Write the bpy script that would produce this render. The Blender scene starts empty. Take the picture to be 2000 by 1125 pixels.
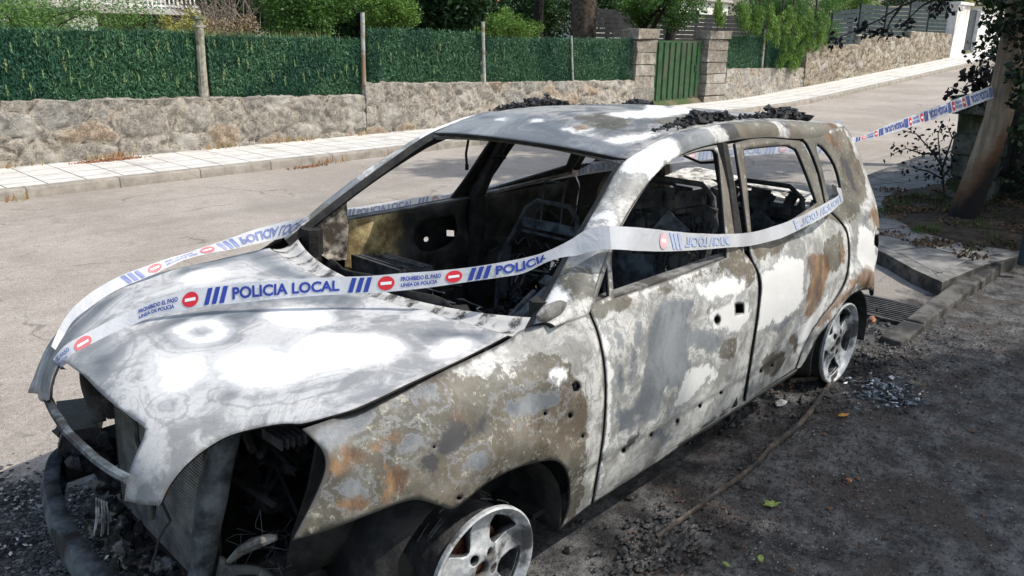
import bpy, math, random, bmesh
import numpy as np
from mathutils import Vector, Matrix, noise as mnoise
from mathutils.geometry import delaunay_2d_cdt
random.seed(7); rng = np.random.default_rng(7)
sc = bpy.context.scene
R = math.radians
# ---------------------------------------------------------------- camera
CC = np.array([-1.39221609, -2.3168283, 1.76163333]); FPX = 1524.739
RM = np.array([[0.69956784, -0.71449551, 0.01004993], [-0.21071577, -0.21971152, -0.95253646], [0.68279111, 0.6642462, -0.30425858]])
cam = bpy.data.cameras.new('camera'); co = bpy.data.objects.new('camera', cam); sc.collection.objects.link(co)
cam.sensor_width = 36.0; cam.lens = 36.0 * FPX / 2000.0; cam.clip_start = 0.05; cam.clip_end = 1500
m3 = Matrix((RM[0], -RM[1], -RM[2])).transposed()
co.matrix_world = Matrix.Translation(CC) @ m3.to_4x4()
sc.camera = co
# ---------------------------------------------------------------- sky, sun, exposure
SUNDIR = Vector((0.42, -0.52, 0.90)).normalized()
EL = math.asin(SUNDIR.z); ROT = math.atan2(SUNDIR.x, SUNDIR.y)
w = bpy.data.worlds.new('World'); sc.world = w; w.use_nodes = True
nt = w.node_tree; sky = nt.nodes.new('ShaderNodeTexSky'); sky.sky_type = 'NISHITA'; sky.sun_disc = False
sky.sun_elevation = EL; sky.sun_rotation = ROT; sky.air_density = 1.6; sky.dust_density = 3.0; sky.ozone_density = 1.0
nt.nodes['Background'].inputs['Strength'].default_value = 0.15
nt.links.new(sky.outputs[0], nt.nodes['Background'].inputs[0])
sl = bpy.data.lights.new('sun', 'SUN'); sl.energy = 3.4; sl.angle = R(0.6); sl.color = (1, 0.955, 0.88)
so = bpy.data.objects.new('sun', sl); sc.collection.objects.link(so); so.location = (0, 0, 30)
so.rotation_euler = SUNDIR.to_track_quat('Z', 'Y').to_euler()
sc.view_settings.view_transform = 'Standard'; sc.view_settings.look = 'None'; sc.view_settings.gamma = 1.0
sc.view_settings.exposure = 0.35
# ---------------------------------------------------------------- helpers
def U(px, py, ax, val):
    r = RM.T @ np.array([(px - 1000) / FPX, (py - 562.5) / FPX, 1.0]); t = (val - CC[ax]) / r[ax]
    return CC + t * r
def UD(px, py, d):
    return CC + d * (RM.T @ np.array([(px - 1000) / FPX, (py - 562.5) / FPX, 1.0]))
def proj(p):
    q = (np.asarray(p) - CC) @ RM.T
    return np.stack([1000 + FPX * q[..., 0] / q[..., 2], 562.5 + FPX * q[..., 1] / q[..., 2]], -1)
col = sc.collection
def thing(name, label, cat, group=None, loc=(0, 0, 0)):
    o = bpy.data.objects.new(name, None); col.objects.link(o); o.location = loc; o.empty_display_size = 0.2
    return tag(o, label, cat, group)
def tag(o, label=None, cat=None, group=None, kind=None):
    if label: o['label'] = label
    if cat: o['category'] = cat
    if group: o['group'] = group
    if kind: o['kind'] = kind
    return o
def mk(name, V, F, mats, parent=None, mi=None, smooth=True, sharp=None, attrs=None, solid=None, mat_off=0):
    me = bpy.data.meshes.new(name)
    me.from_pydata([tuple(map(float, v)) for v in V], [], [tuple(map(int, f)) for f in F])
    for m in (mats if isinstance(mats, (list, tuple)) else [mats]): me.materials.append(m)
    if mi is not None: me.polygons.foreach_set('material_index', np.asarray(mi, dtype=np.int32))
    me.polygons.foreach_set('use_smooth', [smooth] * len(me.polygons))
    if sharp is not None: me.set_sharp_from_angle(angle=R(sharp))
    if attrs:
        for k, a in attrs.items():
            at = me.attributes.new(k, 'FLOAT', 'POINT'); at.data.foreach_set('value', np.asarray(a, dtype=np.float32))
    me.update()
    o = bpy.data.objects.new(name, me); col.objects.link(o)
    if parent is not None:
        o.parent = parent
        L = parent.location
        if parent.parent is not None: L = L + parent.parent.location
        if L.length > 0: me.transform(Matrix.Translation(-L))   # meshes are given in world coordinates
    if solid:
        s = o.modifiers.new('solidify', 'SOLIDIFY'); s.thickness = solid; s.offset = -1
        s.material_offset = mat_off; s.material_offset_rim = mat_off; s.use_even_offset = False
    return o
class MB:
    def __init__(s): s.V = []; s.F = []; s.MI = []
    def add(s, V, F, mi=0):
        n = len(s.V); s.V += [tuple(v) for v in V]; s.F += [tuple(i + n for i in f) for f in F]; s.MI += [mi] * len(F)
    def box(s, c, d, rot=None, mi=0, jit=0, taper=1.0):
        c = Vector(c); V = []
        for z in (-1, 1):
            for x, y in ((-1, -1), (1, -1), (1, 1), (-1, 1)):
                k = taper if z > 0 else 1
                v = Vector((x * d[0] / 2 * k, y * d[1] / 2 * k, z * d[2] / 2))
                if jit: v += Vector((random.uniform(-jit, jit), random.uniform(-jit, jit), random.uniform(-jit, jit)))
                if rot is not None: v = rot @ v
                V.append(c + v)
        s.add(V, [(3, 2, 1, 0), (4, 5, 6, 7), (0, 1, 5, 4), (1, 2, 6, 5), (2, 3, 7, 6), (3, 0, 4, 7)], mi)
    def tube(s, pts, r, n=8, mi=0, cap=True, flat=1.0):
        pts = [Vector(p) for p in pts]; rs = r if isinstance(r, (list, tuple)) else [r] * len(pts)
        V = []; F = []; prev = None
        for i, p in enumerate(pts):
            t = (pts[min(i + 1, len(pts) - 1)] - pts[max(i - 1, 0)]).normalized()
            if prev is None: a = t.orthogonal().normalized() if abs(t.z) > .9 else t.cross(Vector((0, 0, 1))).normalized()
            else: a = (prev - t * prev.dot(t)).normalized()
            prev = a; b = t.cross(a)
            for k in range(n):
                an = 2 * math.pi * k / n; V.append(p + (a * math.cos(an) + b * math.sin(an) * flat) * rs[i])
        for i in range(len(pts) - 1):
            for k in range(n):
                k2 = (k + 1) % n; F.append((i * n + k, i * n + k2, (i + 1) * n + k2, (i + 1) * n + k))
        if cap: F.append(tuple(range(n - 1, -1, -1))); F.append(tuple((len(pts) - 1) * n + k for k in range(n)))
        s.add(V, F, mi)
    def lathe(s, prof, c, axis='y', n=48, mi=0, sgn=1):
        V = []; F = []
        for r, h in prof:
            for k in range(n):
                a = 2 * math.pi * k / n
                if axis == 'y': V.append((c[0] + r * math.cos(a), c[1] + h * sgn, c[2] + r * math.sin(a)))
                else: V.append((c[0] + r * math.cos(a), c[1] + r * math.sin(a), c[2] + h))
        for i in range(len(prof) - 1):
            for k in range(n):
                k2 = (k + 1) % n; F.append((i * n + k, i * n + k2, (i + 1) * n + k2, (i + 1) * n + k))
        s.add(V, F, mi)
    def lump(s, c, r, sq=(1, 1, 1), n=10, amp=.35, mi=0, seed=None, freq=2.5):
        sd = random.random() * 90 if seed is None else seed
        V = []; F = []; m = n // 2 + 1
        for i in range(m + 1):
            th = math.pi * i / m
            for k in range(n):
                ph = 2 * math.pi * k / n
                d = Vector((math.sin(th) * math.cos(ph), math.sin(th) * math.sin(ph), math.cos(th)))
                q = 1 + amp * (mnoise.noise(d * freq + Vector((sd, sd, 0))) + .5 * mnoise.noise(d * freq * 2.7 + Vector((sd, 3, 0)))) * 1.4
                V.append((c[0] + d.x * r * q * sq[0], c[1] + d.y * r * q * sq[1], c[2] + d.z * r * q * sq[2]))
        for i in range(m):
            for k in range(n):
                k2 = (k + 1) % n; F.append((i * n + k, (i + 1) * n + k, (i + 1) * n + k2, i * n + k2))
        s.add(V, F, mi)
    def build(s, name, mats, parent=None, smooth=True, sharp=35, **k):
        return mk(name, s.V, s.F, mats, parent, s.MI, smooth, sharp if smooth else None, **k)
# ---------------------------------------------------------------- node material helper
class N:
    def __init__(s, name):
        s.m = bpy.data.materials.new(name); s.m.use_nodes = True; s.t = s.m.node_tree
        s.b = s.t.nodes['Principled BSDF']; s._c = None
    def n(s, ty, **k):
        x = s.t.nodes.new(ty)
        for a, v in k.items(): setattr(x, a, v)
        return x
    def put(s, inp, v):
        if isinstance(v, bpy.types.NodeSocket): s.t.links.new(v, inp)
        elif isinstance(v, (tuple, list)) and len(v) == 3 and inp.type == 'RGBA': inp.default_value = (*v, 1)
        else: inp.default_value = v
    def co(s, kind='Object'):
        if s._c is None: s._c = s.n('ShaderNodeTexCoord')
        return s._c.outputs[kind]
    def map(s, scale=(1, 1, 1), rot=(0, 0, 0), loc=(0, 0, 0), v=None):
        x = s.n('ShaderNodeMapping'); s.put(x.inputs[0], v or s.co()); x.inputs['Scale'].default_value = scale
        x.inputs['Rotation'].default_value = rot; x.inputs['Location'].default_value = loc; return x.outputs[0]
    def noise(s, scale=5, detail=6, rough=.6, v=None, dist=0.0, out='Fac'):
        x = s.n('ShaderNodeTexNoise'); s.put(x.inputs['Vector'], v or s.co()); x.inputs['Scale'].default_value = scale
        x.inputs['Detail'].default_value = detail; x.inputs['Roughness'].default_value = rough; x.inputs['Distortion'].default_value = dist
        return x.outputs[out]
    def vor(s, scale=5, feat='F1', v=None, out='Distance', rnd=1.0):
        x = s.n('ShaderNodeTexVoronoi', feature=feat); s.put(x.inputs['Vector'], v or s.co()); x.inputs['Scale'].default_value = scale
        x.inputs['Randomness'].default_value = rnd
        return x.outputs[out]
    def math(s, op, a, b=0.0, c=None, clamp=False):
        x = s.n('ShaderNodeMath', operation=op, use_clamp=clamp); s.put(x.inputs[0], a); s.put(x.inputs[1], b)
        if c is not None: s.put(x.inputs[2], c)
        return x.outputs[0]
    def ramp(s, fac, lo, hi, a=0.0, b=1.0, smooth=True):
        x = s.n('ShaderNodeMapRange', interpolation_type='SMOOTHSTEP' if smooth else 'LINEAR', clamp=True); s.put(x.inputs[0], fac)
        for i, v in enumerate((lo, hi, a, b)): s.put(x.inputs[i + 1], v)
        return x.outputs[0]
    def mix(s, fac, a, b, mode='MIX'):
        x = s.n('ShaderNodeMix', data_type='RGBA', blend_type=mode); s.put(x.inputs[0], fac); s.put(x.inputs[6], a); s.put(x.inputs[7], b)
        return x.outputs[2]
    def attr(s, name): return s.n('ShaderNodeAttribute', attribute_name=name).outputs['Fac']
    def sep(s, v=None):
        x = s.n('ShaderNodeSeparateXYZ'); s.put(x.inputs[0], v or s.co()); return x.outputs
    def rnd(s):
        x = s.n('ShaderNodeNewGeometry'); return x.outputs['Random Per Island']
    def bump(s, h, strength=.3, dist=.01):
        x = s.n('ShaderNodeBump'); x.inputs['Strength'].default_value = strength; x.inputs['Distance'].default_value = dist
        s.put(x.inputs['Height'], h); s.put(s.b.inputs['Normal'], x.outputs[0])
    def out(s, colr, rough=.8, metal=0.0, spec=.4):
        s.put(s.b.inputs['Base Color'], colr); s.put(s.b.inputs['Roughness'], rough); s.put(s.b.inputs['Metallic'], metal)
        s.put(s.b.inputs['Specular IOR Level'], spec); return s.m
def simple(name, c1, c2, scale=8, rough=.8, metal=0.0, bump=.3, dist=.01, spec=.4, detail=6, c3=None, s3=2.0):
    n = N(name); f = n.noise(scale, detail, .65); c = n.mix(n.ramp(f, .35, .65), c1, c2)
    if c3: c = n.mix(n.ramp(n.noise(s3, 5, .6), .5, .62), c, c3)
    if bump: n.bump(n.noise(scale * 3, 6, .7), bump, dist)
    return n.out(c, rough, metal, spec)
def islands(name, c1, c2, rough=.7, c3=None, trans=0.0, spec=.3):
    n = N(name); r = n.rnd(); c = n.mix(r, c1, c2)
    if c3: c = n.mix(n.ramp(n.noise(1.1, 3, .5), .48, .6), c, n.mix(r, c3, c1))
    m = n.out(c, rough, 0, spec)
    if trans:
        t = n.n('ShaderNodeBsdfTranslucent'); n.put(t.inputs[0], c); x = n.n('ShaderNodeMixShader'); x.inputs[0].default_value = trans
        n.t.links.new(n.b.outputs[0], x.inputs[1]); n.t.links.new(t.outputs[0], x.inputs[2])
        n.t.links.new(x.outputs[0], n.t.nodes['Material Output'].inputs[0])
    return m
# ---------------------------------------------------------------- surfaces cut to outlines
def spline(P, step):
    """closed outline; points flagged with a third value are corners, the rest is rounded"""
    n = len(P); out = []
    fl = [len(p) > 2 for p in P]; Q = [np.array(p[:2], float) for p in P]
    for i in range(n):
        p1, p2 = Q[i], Q[(i + 1) % n]
        p0 = Q[i - 1] if not fl[i] else 2 * p1 - p2
        p3 = Q[(i + 2) % n] if not fl[(i + 1) % n] else 2 * p2 - p1
        k = max(1, int(np.linalg.norm(p2 - p1) / step))
        for j in range(k):
            t = j / k
            out.append(.5 * (2 * p1 + (p2 - p0) * t + (2 * p0 - 5 * p1 + 4 * p2 - p3) * t * t + (3 * p1 - p0 - 3 * p2 + p3) * t ** 3))
    return np.array(out)
def inside(pts, poly):
    x, y = pts[:, 0], pts[:, 1]; c = np.zeros(len(pts), bool)
    for i in range(len(poly)):
        x1, y1 = poly[i - 1]; x2, y2 = poly[i]
        cond = ((y1 > y) != (y2 > y)); c ^= cond & (x < (x2 - x1) * (y - y1) / ((y2 - y1) if y2 != y1 else 1e-12) + x1)
    return c
def sdist(pts, poly):
    d = np.full(len(pts), 1e9)
    for i in range(len(poly)):
        a = poly[i - 1]; b = poly[i]; ab = b - a; L = (ab ** 2).sum() + 1e-12
        t = np.clip(((pts - a) @ ab) / L, 0, 1); q = a + t[:, None] * ab - pts
        d = np.minimum(d, np.sqrt((q ** 2).sum(1)))
    return np.where(inside(pts, poly), d, -d)
class Surf:
    def __init__(s, fn, u, v, sc=(1, 1), n=110):
        s.fn = fn; s.sc = np.array(sc); s.u = u; s.v = v
        uu, vv = np.meshgrid(np.linspace(*u, n), np.linspace(*v, n), indexing='ij')
        s.g = np.stack([uu.ravel(), vv.ravel()], 1); s.pg = proj(fn(s.g[:, 0], s.g[:, 1]))
    def inv(s, P):
        out = []
        for p in np.atleast_2d(P):
            q = s.g[((s.pg - p) ** 2).sum(1).argmin()].copy()
            for _ in range(8):
                e = 1e-4
                A = np.array([[q[0], q[1]], [q[0] + e, q[1]], [q[0], q[1] + e]]); z = proj(s.fn(A[:, 0], A[:, 1]))
                J = np.array([(z[1] - z[0]) / e, (z[2] - z[0]) / e]).T
                try: d = np.linalg.solve(J.T @ J + np.eye(2) * 5.0, J.T @ (p - z[0]))
                except Exception: break
                d = np.clip(d, -.08, .08); q = q + d
            out.append(q)
        return np.array(out)
LAY = ('white', 'grey', 'rust', 'dark', 'olive')
def cut(surf, outline, holes=(), step=.016, pxstep=9, layers=None, pix=True):
    """a sheet on the surface inside the outline, minus the holes"""
    conv = (lambda P: surf.inv(spline(P, pxstep)) * surf.sc) if pix else (lambda P: spline(P, step) * surf.sc)
    O = conv(outline); H = [conv(h) for h in holes]
    lo = O.min(0); hi = O.max(0)
    gx, gy = np.meshgrid(np.arange(lo[0], hi[0], step), np.arange(lo[1], hi[1], step), indexing='ij')
    G = np.stack([gx.ravel(), gy.ravel()], 1) + rng.uniform(-.1, .1, (gx.size, 2)) * step
    k = sdist(G, O) > step * .45
    for h in H: k &= sdist(G, h) < -step * .45
    G = G[k]
    pts = [Vector(p) for p in O]; E = [(i, (i + 1) % len(O)) for i in range(len(O))]
    for h in H:
        b = len(pts); pts += [Vector(p) for p in h]; E += [(b + i, b + (i + 1) % len(h)) for i in range(len(h))]
    pts += [Vector(p) for p in G]
    V2, _, T, _, _, _ = delaunay_2d_cdt(pts, E, [], 0, 1e-5)
    V2 = np.array([tuple(v) for v in V2]); T = np.array([t for t in T if len(t) == 3])
    cen = V2[T].mean(1); k = inside(cen, O)
    for h in H: k &= ~inside(cen, h)
    T = T[k]
    V3 = surf.fn(V2[:, 0] / surf.sc[0], V2[:, 1] / surf.sc[1])
    at = {}
    for l in LAY:
        a = np.full(len(V2), -1.0)
        for P in (layers or {}).get(l, []): a = np.maximum(a, sdist(V2, surf.inv(spline(P, 14)) * surf.sc))
        at['sd_' + l] = a
    at['edge'] = np.minimum(sdist(V2, O), np.min([-sdist(V2, h) for h in H], axis=0) if H else 9)
    return V3, T, at
def sheet(name, data, out_dir, mats, parent, solid=.010, mirror=False, disp=None):
    V, T, at = data; V = np.array(V)
    n = np.cross(V[T[:, 1]] - V[T[:, 0]], V[T[:, 2]] - V[T[:, 0]]).sum(0)
    if n @ np.array(out_dir) < 0: T = T[:, ::-1]
    if disp is not None: V = V + disp(V)
    if mirror: V = V * [1, -1, 1]; T = T[:, ::-1]
    return mk(name, V, T, mats, parent, attrs=at, solid=solid, mat_off=1)
def mirror_obj(o, name, parent, mats=None, attr_shift=None):
    me = o.data.copy(); me.transform(Matrix.Diagonal((1, -1, 1, 1))); me.flip_normals()
    c = o.copy(); c.data = me; c.name = name; col.objects.link(c); c.parent = parent
    if mats:
        for i, m in enumerate(mats): me.materials[i] = m
    return c
def cubic(xs, ys, x):
    xs = np.asarray(xs, float); ys = np.asarray(ys, float); x = np.clip(x, xs[0], xs[-1])
    m = np.gradient(ys, xs); i = np.clip(np.searchsorted(xs, x, side='right') - 1, 0, len(xs) - 2)
    h = xs[i + 1] - xs[i]; t = (x - xs[i]) / h
    return (2*t**3-3*t**2+1)*ys[i] + (t**3-2*t**2+t)*h*m[i] + (-2*t**3+3*t**2)*ys[i+1] + (t**3-t**2)*h*m[i+1]
def sm(x, a, b):
    t = np.clip((x - a) / (b - a), 0, 1); return t * t * (3 - 2 * t)
# ---------------------------------------------------------------- shape of the car body (x runs to the rear, -y is the near side)
EX = [-.80, -.77, -.71, -.67, -.60, -.48, -.27, -.02, .225, .40]; EZ = [.46, .52, .64, .69, .755, .825, .865, .875, .885, .905]
def W_side(x, z):
    x = np.asarray(x, float); z = np.asarray(z, float)
    P = cubic([.0, .15, .22, .30, .40, .55, .70, .85, .95, 1.0, 1.33, 1.45], [.78, .835, .865, .884, .892, .896, .893, .868, .826, .80, .635, .56], z)
    P = P - .010 * (1 - sm(z, .375, .395)) + .004 * sm(z, .86, .9)
    ez = cubic(EX, EZ, x); d = ez - z
    F = cubic([-.05, 0, .03, .07, .12, .2, .35, .6, .9], [.68, .735, .775, .82, .855, .88, .893, .868, .80], d)
    f = 1 - sm(x, .12, .5)
    r1 = np.hypot(x, z - .30); F = F + .018 * np.exp(-((r1 - .33) / .06) ** 2)
    r2 = np.hypot(x - 2.63, z - .26); P = P + .022 * np.exp(-((r2 - .34) / .06) ** 2)
    w = f * F + (1 - f) * P
    w = w - .09 * (np.maximum(0, -.1 - x) / .55) ** 2 * sm(d, 0, .15)
    w = w - .16 * (np.maximum(0, x - 2.72) / .55) ** 2
    return w
def f_side(u, v): return np.stack([u, -W_side(u, v), v], -1)
HT = [0, .25, .5, .7, .8, .87, 1.0]
HP = {0: [(.10, .905), (-.12, .905), (-.38, .885), (-.62, .84), (-.735, .797), (-.79, .74), (-.835, .60)],
      .3: [(.13, .902), (-.10, .905), (-.37, .885), (-.62, .835), (-.74, .787), (-.79, .73), (-.83, .60)],
      .5: [(.17, .897), (-.07, .897), (-.34, .875), (-.57, .825), (-.68, .765), (-.735, .71), (-.795, .58)],
      .74: [(.225, .885), (-.02, .875), (-.27, .865), (-.48, .825), (-.60, .755), (-.67, .69), (-.77, .52)]}
def f_hood(u, v):
    a = np.abs(v); ks = sorted(HP); X = [cubic(HT, [p[0] for p in HP[k]], u) for k in ks]; Z = [cubic(HT, [p[1] for p in HP[k]], u) for k in ks]
    o = []
    for A in (X, Z):
        r = np.zeros_like(a)
        for i in range(len(ks)):   # Lagrange across the width, even in y
            l = np.ones_like(a)
            for j in range(len(ks)):
                if i != j: l = l * (a ** 2 - ks[j] ** 2) / (ks[i] ** 2 - ks[j] ** 2)
            r = r + l * A[i]
        o.append(r)
    rib = .007 * np.exp(-((a - .42 - .06 * u) / .035) ** 2) * sm(1 - u, .2, .4)
    dent = -.012 * np.exp(-(((u - .45) / .16) ** 2 + ((v + .2) / .16) ** 2)) + .006 * np.exp(-(((u - .3) / .1) ** 2 + ((v - .25) / .2) ** 2))
    return np.stack([o[0], v, o[1] + rib + dent], -1)
def f_roof(u, v):
    ze = cubic([.9, 1.03, 1.28, 1.67, 2.0, 2.35, 2.71, 2.95], [1.29, 1.334, 1.395, 1.418, 1.412, 1.388, 1.357, 1.33], u)
    c = 1 - (np.abs(v) / .57) ** 2.5
    return np.stack([u - .05 * c * (1 - sm(u, 1.0, 1.5)), v, ze + .028 * c + .005 * np.sin(u * 9) * c - .012 * np.exp(-((u - 1.9) / .3) ** 2 - (v / .3) ** 2)], -1)
SIDE = Surf(f_side, (-.85, 3.3), (.12, 1.42), n=170)
HOOD = Surf(f_hood, (0, 1.0), (-.76, .76), sc=(1.1, 1))
ROOF = Surf(f_roof, (.95, 2.95), (-.57, .57))
# ---------------------------------------------------------------- materials of the burnt car
def burnt(name, base=((.25, .248, .235), (.53, .525, .505)), edge=1.0, w1=.16, w2=.07, wh=((.62, .62, .61), (.74, .735, .72)), lines=.55, soft=.0, tidek=.65, fk=.6):
    n = N(name); o = n.co()
    big = n.noise(3.2, 5, .6, dist=1.2); mid = n.noise(13, 8, .68, dist=.8); fine = n.noise(70, 6, .75); tiny = n.noise(210, 3, .7)
    c = n.mix(n.ramp(n.math('ADD', big, n.math('MULTIPLY', n.math('SUBTRACT', mid, .5), .8)), .36, .60), base[0], base[1])
    c = n.mix(n.math('MULTIPLY', n.ramp(fine, .53, .64), fk), c, (.15, .148, .14))
    # heat-drawn flow lines
    wv = n.math('SINE', n.math('MULTIPLY', n.math('ADD', n.noise(2.1, 3, .5, dist=2.5), n.math('MULTIPLY', mid, .10)), 70.0))
    c = n.mix(n.math('MULTIPLY', n.ramp(wv, .70, 1.0), n.math('MULTIPLY', n.ramp(n.noise(2.7, 2, .5), .48, .62), lines)), c, (.17, .17, .17))
    e1 = n.math('MULTIPLY', n.math('SUBTRACT', n.noise(8, 5, .62, dist=.6), .5), w1)
    e2 = n.math('MULTIPLY', n.math('SUBTRACT', n.noise(38, 6, .72), .5), w2)
    e3 = n.math('MULTIPLY', n.math('SUBTRACT', n.noise(110, 4, .75), .5), w2 * .35); wob = n.math('ADD', n.math('ADD', e1, e2), e3)
    def layer(att, lo, hi, ca, cb, fac, st=1.0):
        nonlocal c
        s = n.math('ADD', n.attr(att), wob); k = n.math('MULTIPLY', n.ramp(s, lo, hi), st)
        c = n.mix(k, c, n.mix(fac, ca, cb)); return s
    layer('sd_olive', -.004, .012, n.mix(n.ramp(n.noise(2.6, 3, .5, v=n.map(loc=(4, 2, 1))), .38, .62), (.068, .066, .052), (.105, .084, .062)), n.mix(n.ramp(n.noise(3.4, 3, .5, v=n.map(loc=(1, 7, 3))), .4, .6), (.155, .152, .130), (.185, .160, .128)), n.ramp(n.math('ADD', n.math('MULTIPLY', big, .75), n.math('MULTIPLY', mid, .25)), .36, .64))
    oli = n.ramp(n.attr('sd_olive'), 0, .02)
    c = n.mix(n.math('MULTIPLY', oli, n.ramp(n.math('ADD', n.math('MULTIPLY', fine, .6), n.math('MULTIPLY', mid, .4)), .54, .62, 0, .75)), c, (.40, .385, .33))
    c = n.mix(n.math('MULTIPLY', oli, n.ramp(n.math('ADD', n.math('MULTIPLY', n.noise(95, 5, .75), .6), n.math('MULTIPLY', n.noise(6, 5, .6), .45)), .47, .40, 0, .75)), c, (.045, .043, .036))
    c = n.mix(n.math('MULTIPLY', n.ramp(n.vor(5.5, 'DISTANCE_TO_EDGE', v=n.map((1, 1, 1))), .02, .0), n.math('MULTIPLY', oli, 0.0)), c, (.1, .1, .1))
    g = layer('sd_grey', -.012 - soft, .022 + soft * 2, (.105, .118, .135), (.24, .255, .27), n.ramp(n.math('ADD', big, n.math('MULTIPLY', fine, .3)), .5, .85), .96)
    # pale tide lines outside a grey stain
    tide = n.math('SINE', n.math('MULTIPLY', g, 190.0))
    c = n.mix(n.math('MULTIPLY', n.ramp(tide, .3, .95), n.math('MULTIPLY', n.ramp(g, -.075, -.03), n.ramp(g, .03, .0, 0, tidek))), c, (.20, .21, .22))
    wf = layer('sd_white', -.010 - soft * 1.5, .014 + soft, wh[0], wh[1], mid)
    c = n.mix(n.math('MULTIPLY', n.ramp(wf, -.016, -.008), n.ramp(wf, .004, -.006, 0, .75 - soft * 25)), c, (.27, .28, .29))
    layer('sd_rust', -.01, .02, (.085, .045, .025), (.27, .155, .075), n.ramp(n.noise(16, 6, .7, v=n.map((1, 1, .35))), .38, .66), .85)
    layer('sd_dark', -.012, .012, (.022, .022, .025), (.075, .075, .08), mid, .95)
    pits = n.ramp(n.vor(85, v=o), .10, .04); c = n.mix(n.math('MULTIPLY', pits, n.math('MULTIPLY', n.ramp(n.noise(5, 3, .6), .48, .62), .75)), c, (.05, .05, .05))
    if edge:
        ed = n.math('ADD', n.attr('edge'), n.math('MULTIPLY', n.math('SUBTRACT', mid, .5), .03))
        c = n.mix(n.ramp(ed, .002, .012, .85 * edge, 0), c, (.10, .095, .085))
    n.bump(n.math('ADD', n.math('MULTIPLY', fine, .5), n.math('ADD', n.math('MULTIPLY', tiny, .25), big)), .35, .006)
    return n.out(c, n.ramp(mid, .3, .7, .42, .72), 0.0, .35)
M_BODY = burnt('burnt_paint')
M_HOOD = burnt('burnt_hood', ((.25, .255, .26), (.49, .49, .49)), .35, .09, .010, ((.66, .66, .66), (.86, .86, .86)), .35, .020, .5, .22)
M_ROOF = burnt('burnt_roof', ((.10, .108, .115), (.31, .31, .305)), .35, .16, .05, ((.52, .52, .51), (.66, .65, .63)), .3)
M_FRAME = burnt('scorched_frame', ((.09, .085, .075), (.46, .44, .39)), .6)
def soot(name, a, b, c3=None, scale=14, bump=.6):
    return simple(name, a, b, scale, .75, 0, bump, .012, .35, 8, c3, 4.0)
M_SOOT = soot('black_soot', (.008, .008, .009), (.030, .028, .026))
M_SOOT2 = soot('grey_soot', (.018, .018, .02), (.075, .075, .08), (.12, .11, .10))
M_STEEL = soot('fire_blued_steel', (.026, .033, .040), (.13, .152, .168), (.018, .018, .018))
M_SPRING = soot('scorched_wire', (.03, .03, .032), (.10, .105, .11))
M_GOLD = soot('heat_tinted_door_steel', (.10, .075, .035), (.30, .24, .12), (.05, .04, .03), 9)
M_RUST = soot('orange_brown_rust', (.10, .035, .015), (.26, .10, .045), None, 20)
M_ASHW = simple('white_ash', (.38, .37, .35), (.75, .74, .71), 25, .8, 0, .5, .005, .3, 8, (.16, .15, .14), 14.0)
M_ALLOY = simple('scorched_alloy', (.30, .32, .34), (.58, .59, .60), 22, .55, .25, .5, .003, .5, 9, (.10, .10, .105), 7.0)
M_RAD = soot('radiator_fins', (.012, .011, .010), (.05, .042, .035), None, 30)
M_FIN = simple('sooty_fins', (.16, .15, .14), (.40, .37, .33), 12, .6, .3, .3, .003)
M_GUS = simple('flaking_pillar_paint', (.03, .027, .022), (.34, .31, .26), 26, .8, 0, .8, .006, .3, 9, (.05, .04, .03), 9.0)
M_CHAR = simple('charred_plastic', (.006, .006, .008), (.035, .035, .042), 30, .45, 0, .9, .02, .6)
M_CHARASH = simple('charred_plastic_with_ash', (.010, .010, .012), (.05, .05, .055), 24, .6, 0, .9, .02, .5, 8, (.45, .44, .43), 16.0)
# ---------------------------------------------------------------- the car
car = thing('burnt_car', 'burnt-out ash-white SUV with bare rims and no windows, wrapped in police tape beside the kerb', 'car')
def warp(a, f, s=0.0):
    def d(V):
        return np.array([[mnoise.noise((v[0] * f, v[1] * f, v[2] * f + s)) * a * k for k in (.3, 1, 1)] for v in V])
    return d
hood_out = [(992, 655, 1), (900, 702), (800, 748), (700, 795), (640, 814), (590, 827), (560, 827), (520, 832), (450, 850), (400, 878), (360, 912), (330, 950), (312, 988, 1), (275, 985), (243, 977, 1), (248, 940), (262, 895), (280, 855), (284, 838), (268, 824), (220, 788), (170, 744), (120, 703, 1)]
_hp = spline(hood_out, 9); _k = int(((_hp - [120, 703]) ** 2).sum(1).argmin()); ho = HOOD.inv(_hp[:_k + 1])
ctr = lambda uv: uv[np.abs(uv[:, 1]).argsort()]
near = ho[ho[:, 1] < -.02]; far = np.concatenate([near[near[:, 0] < .82][-1:] * [1, -1] * 0 + [[.812, .10]], spline([(.812, .303, 1), (.86, .272), (.925, .240, 1), (.96, .34), (.985, .50), (1.0, .65), (1.0, .735, 1), (.9, .737), (.7, .737), (.4, .735), (.02, .732, 1), (.4, 0, 1)], .03)]); far = far[:int(((far - [.02, .732]) ** 2).sum(1).argmin()) + 1]
rear = np.array([(0, y) for y in np.linspace(.72, -.72, 60)])
front_mid = []
hood_uv = np.concatenate([near, far, rear])
class _F:  # the hood is cut in its own (length, width) coordinates so both halves match
    sc = HOOD.sc; fn = staticmethod(f_hood)
    @staticmethod
    def inv(P): return HOOD.inv(P)
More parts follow.
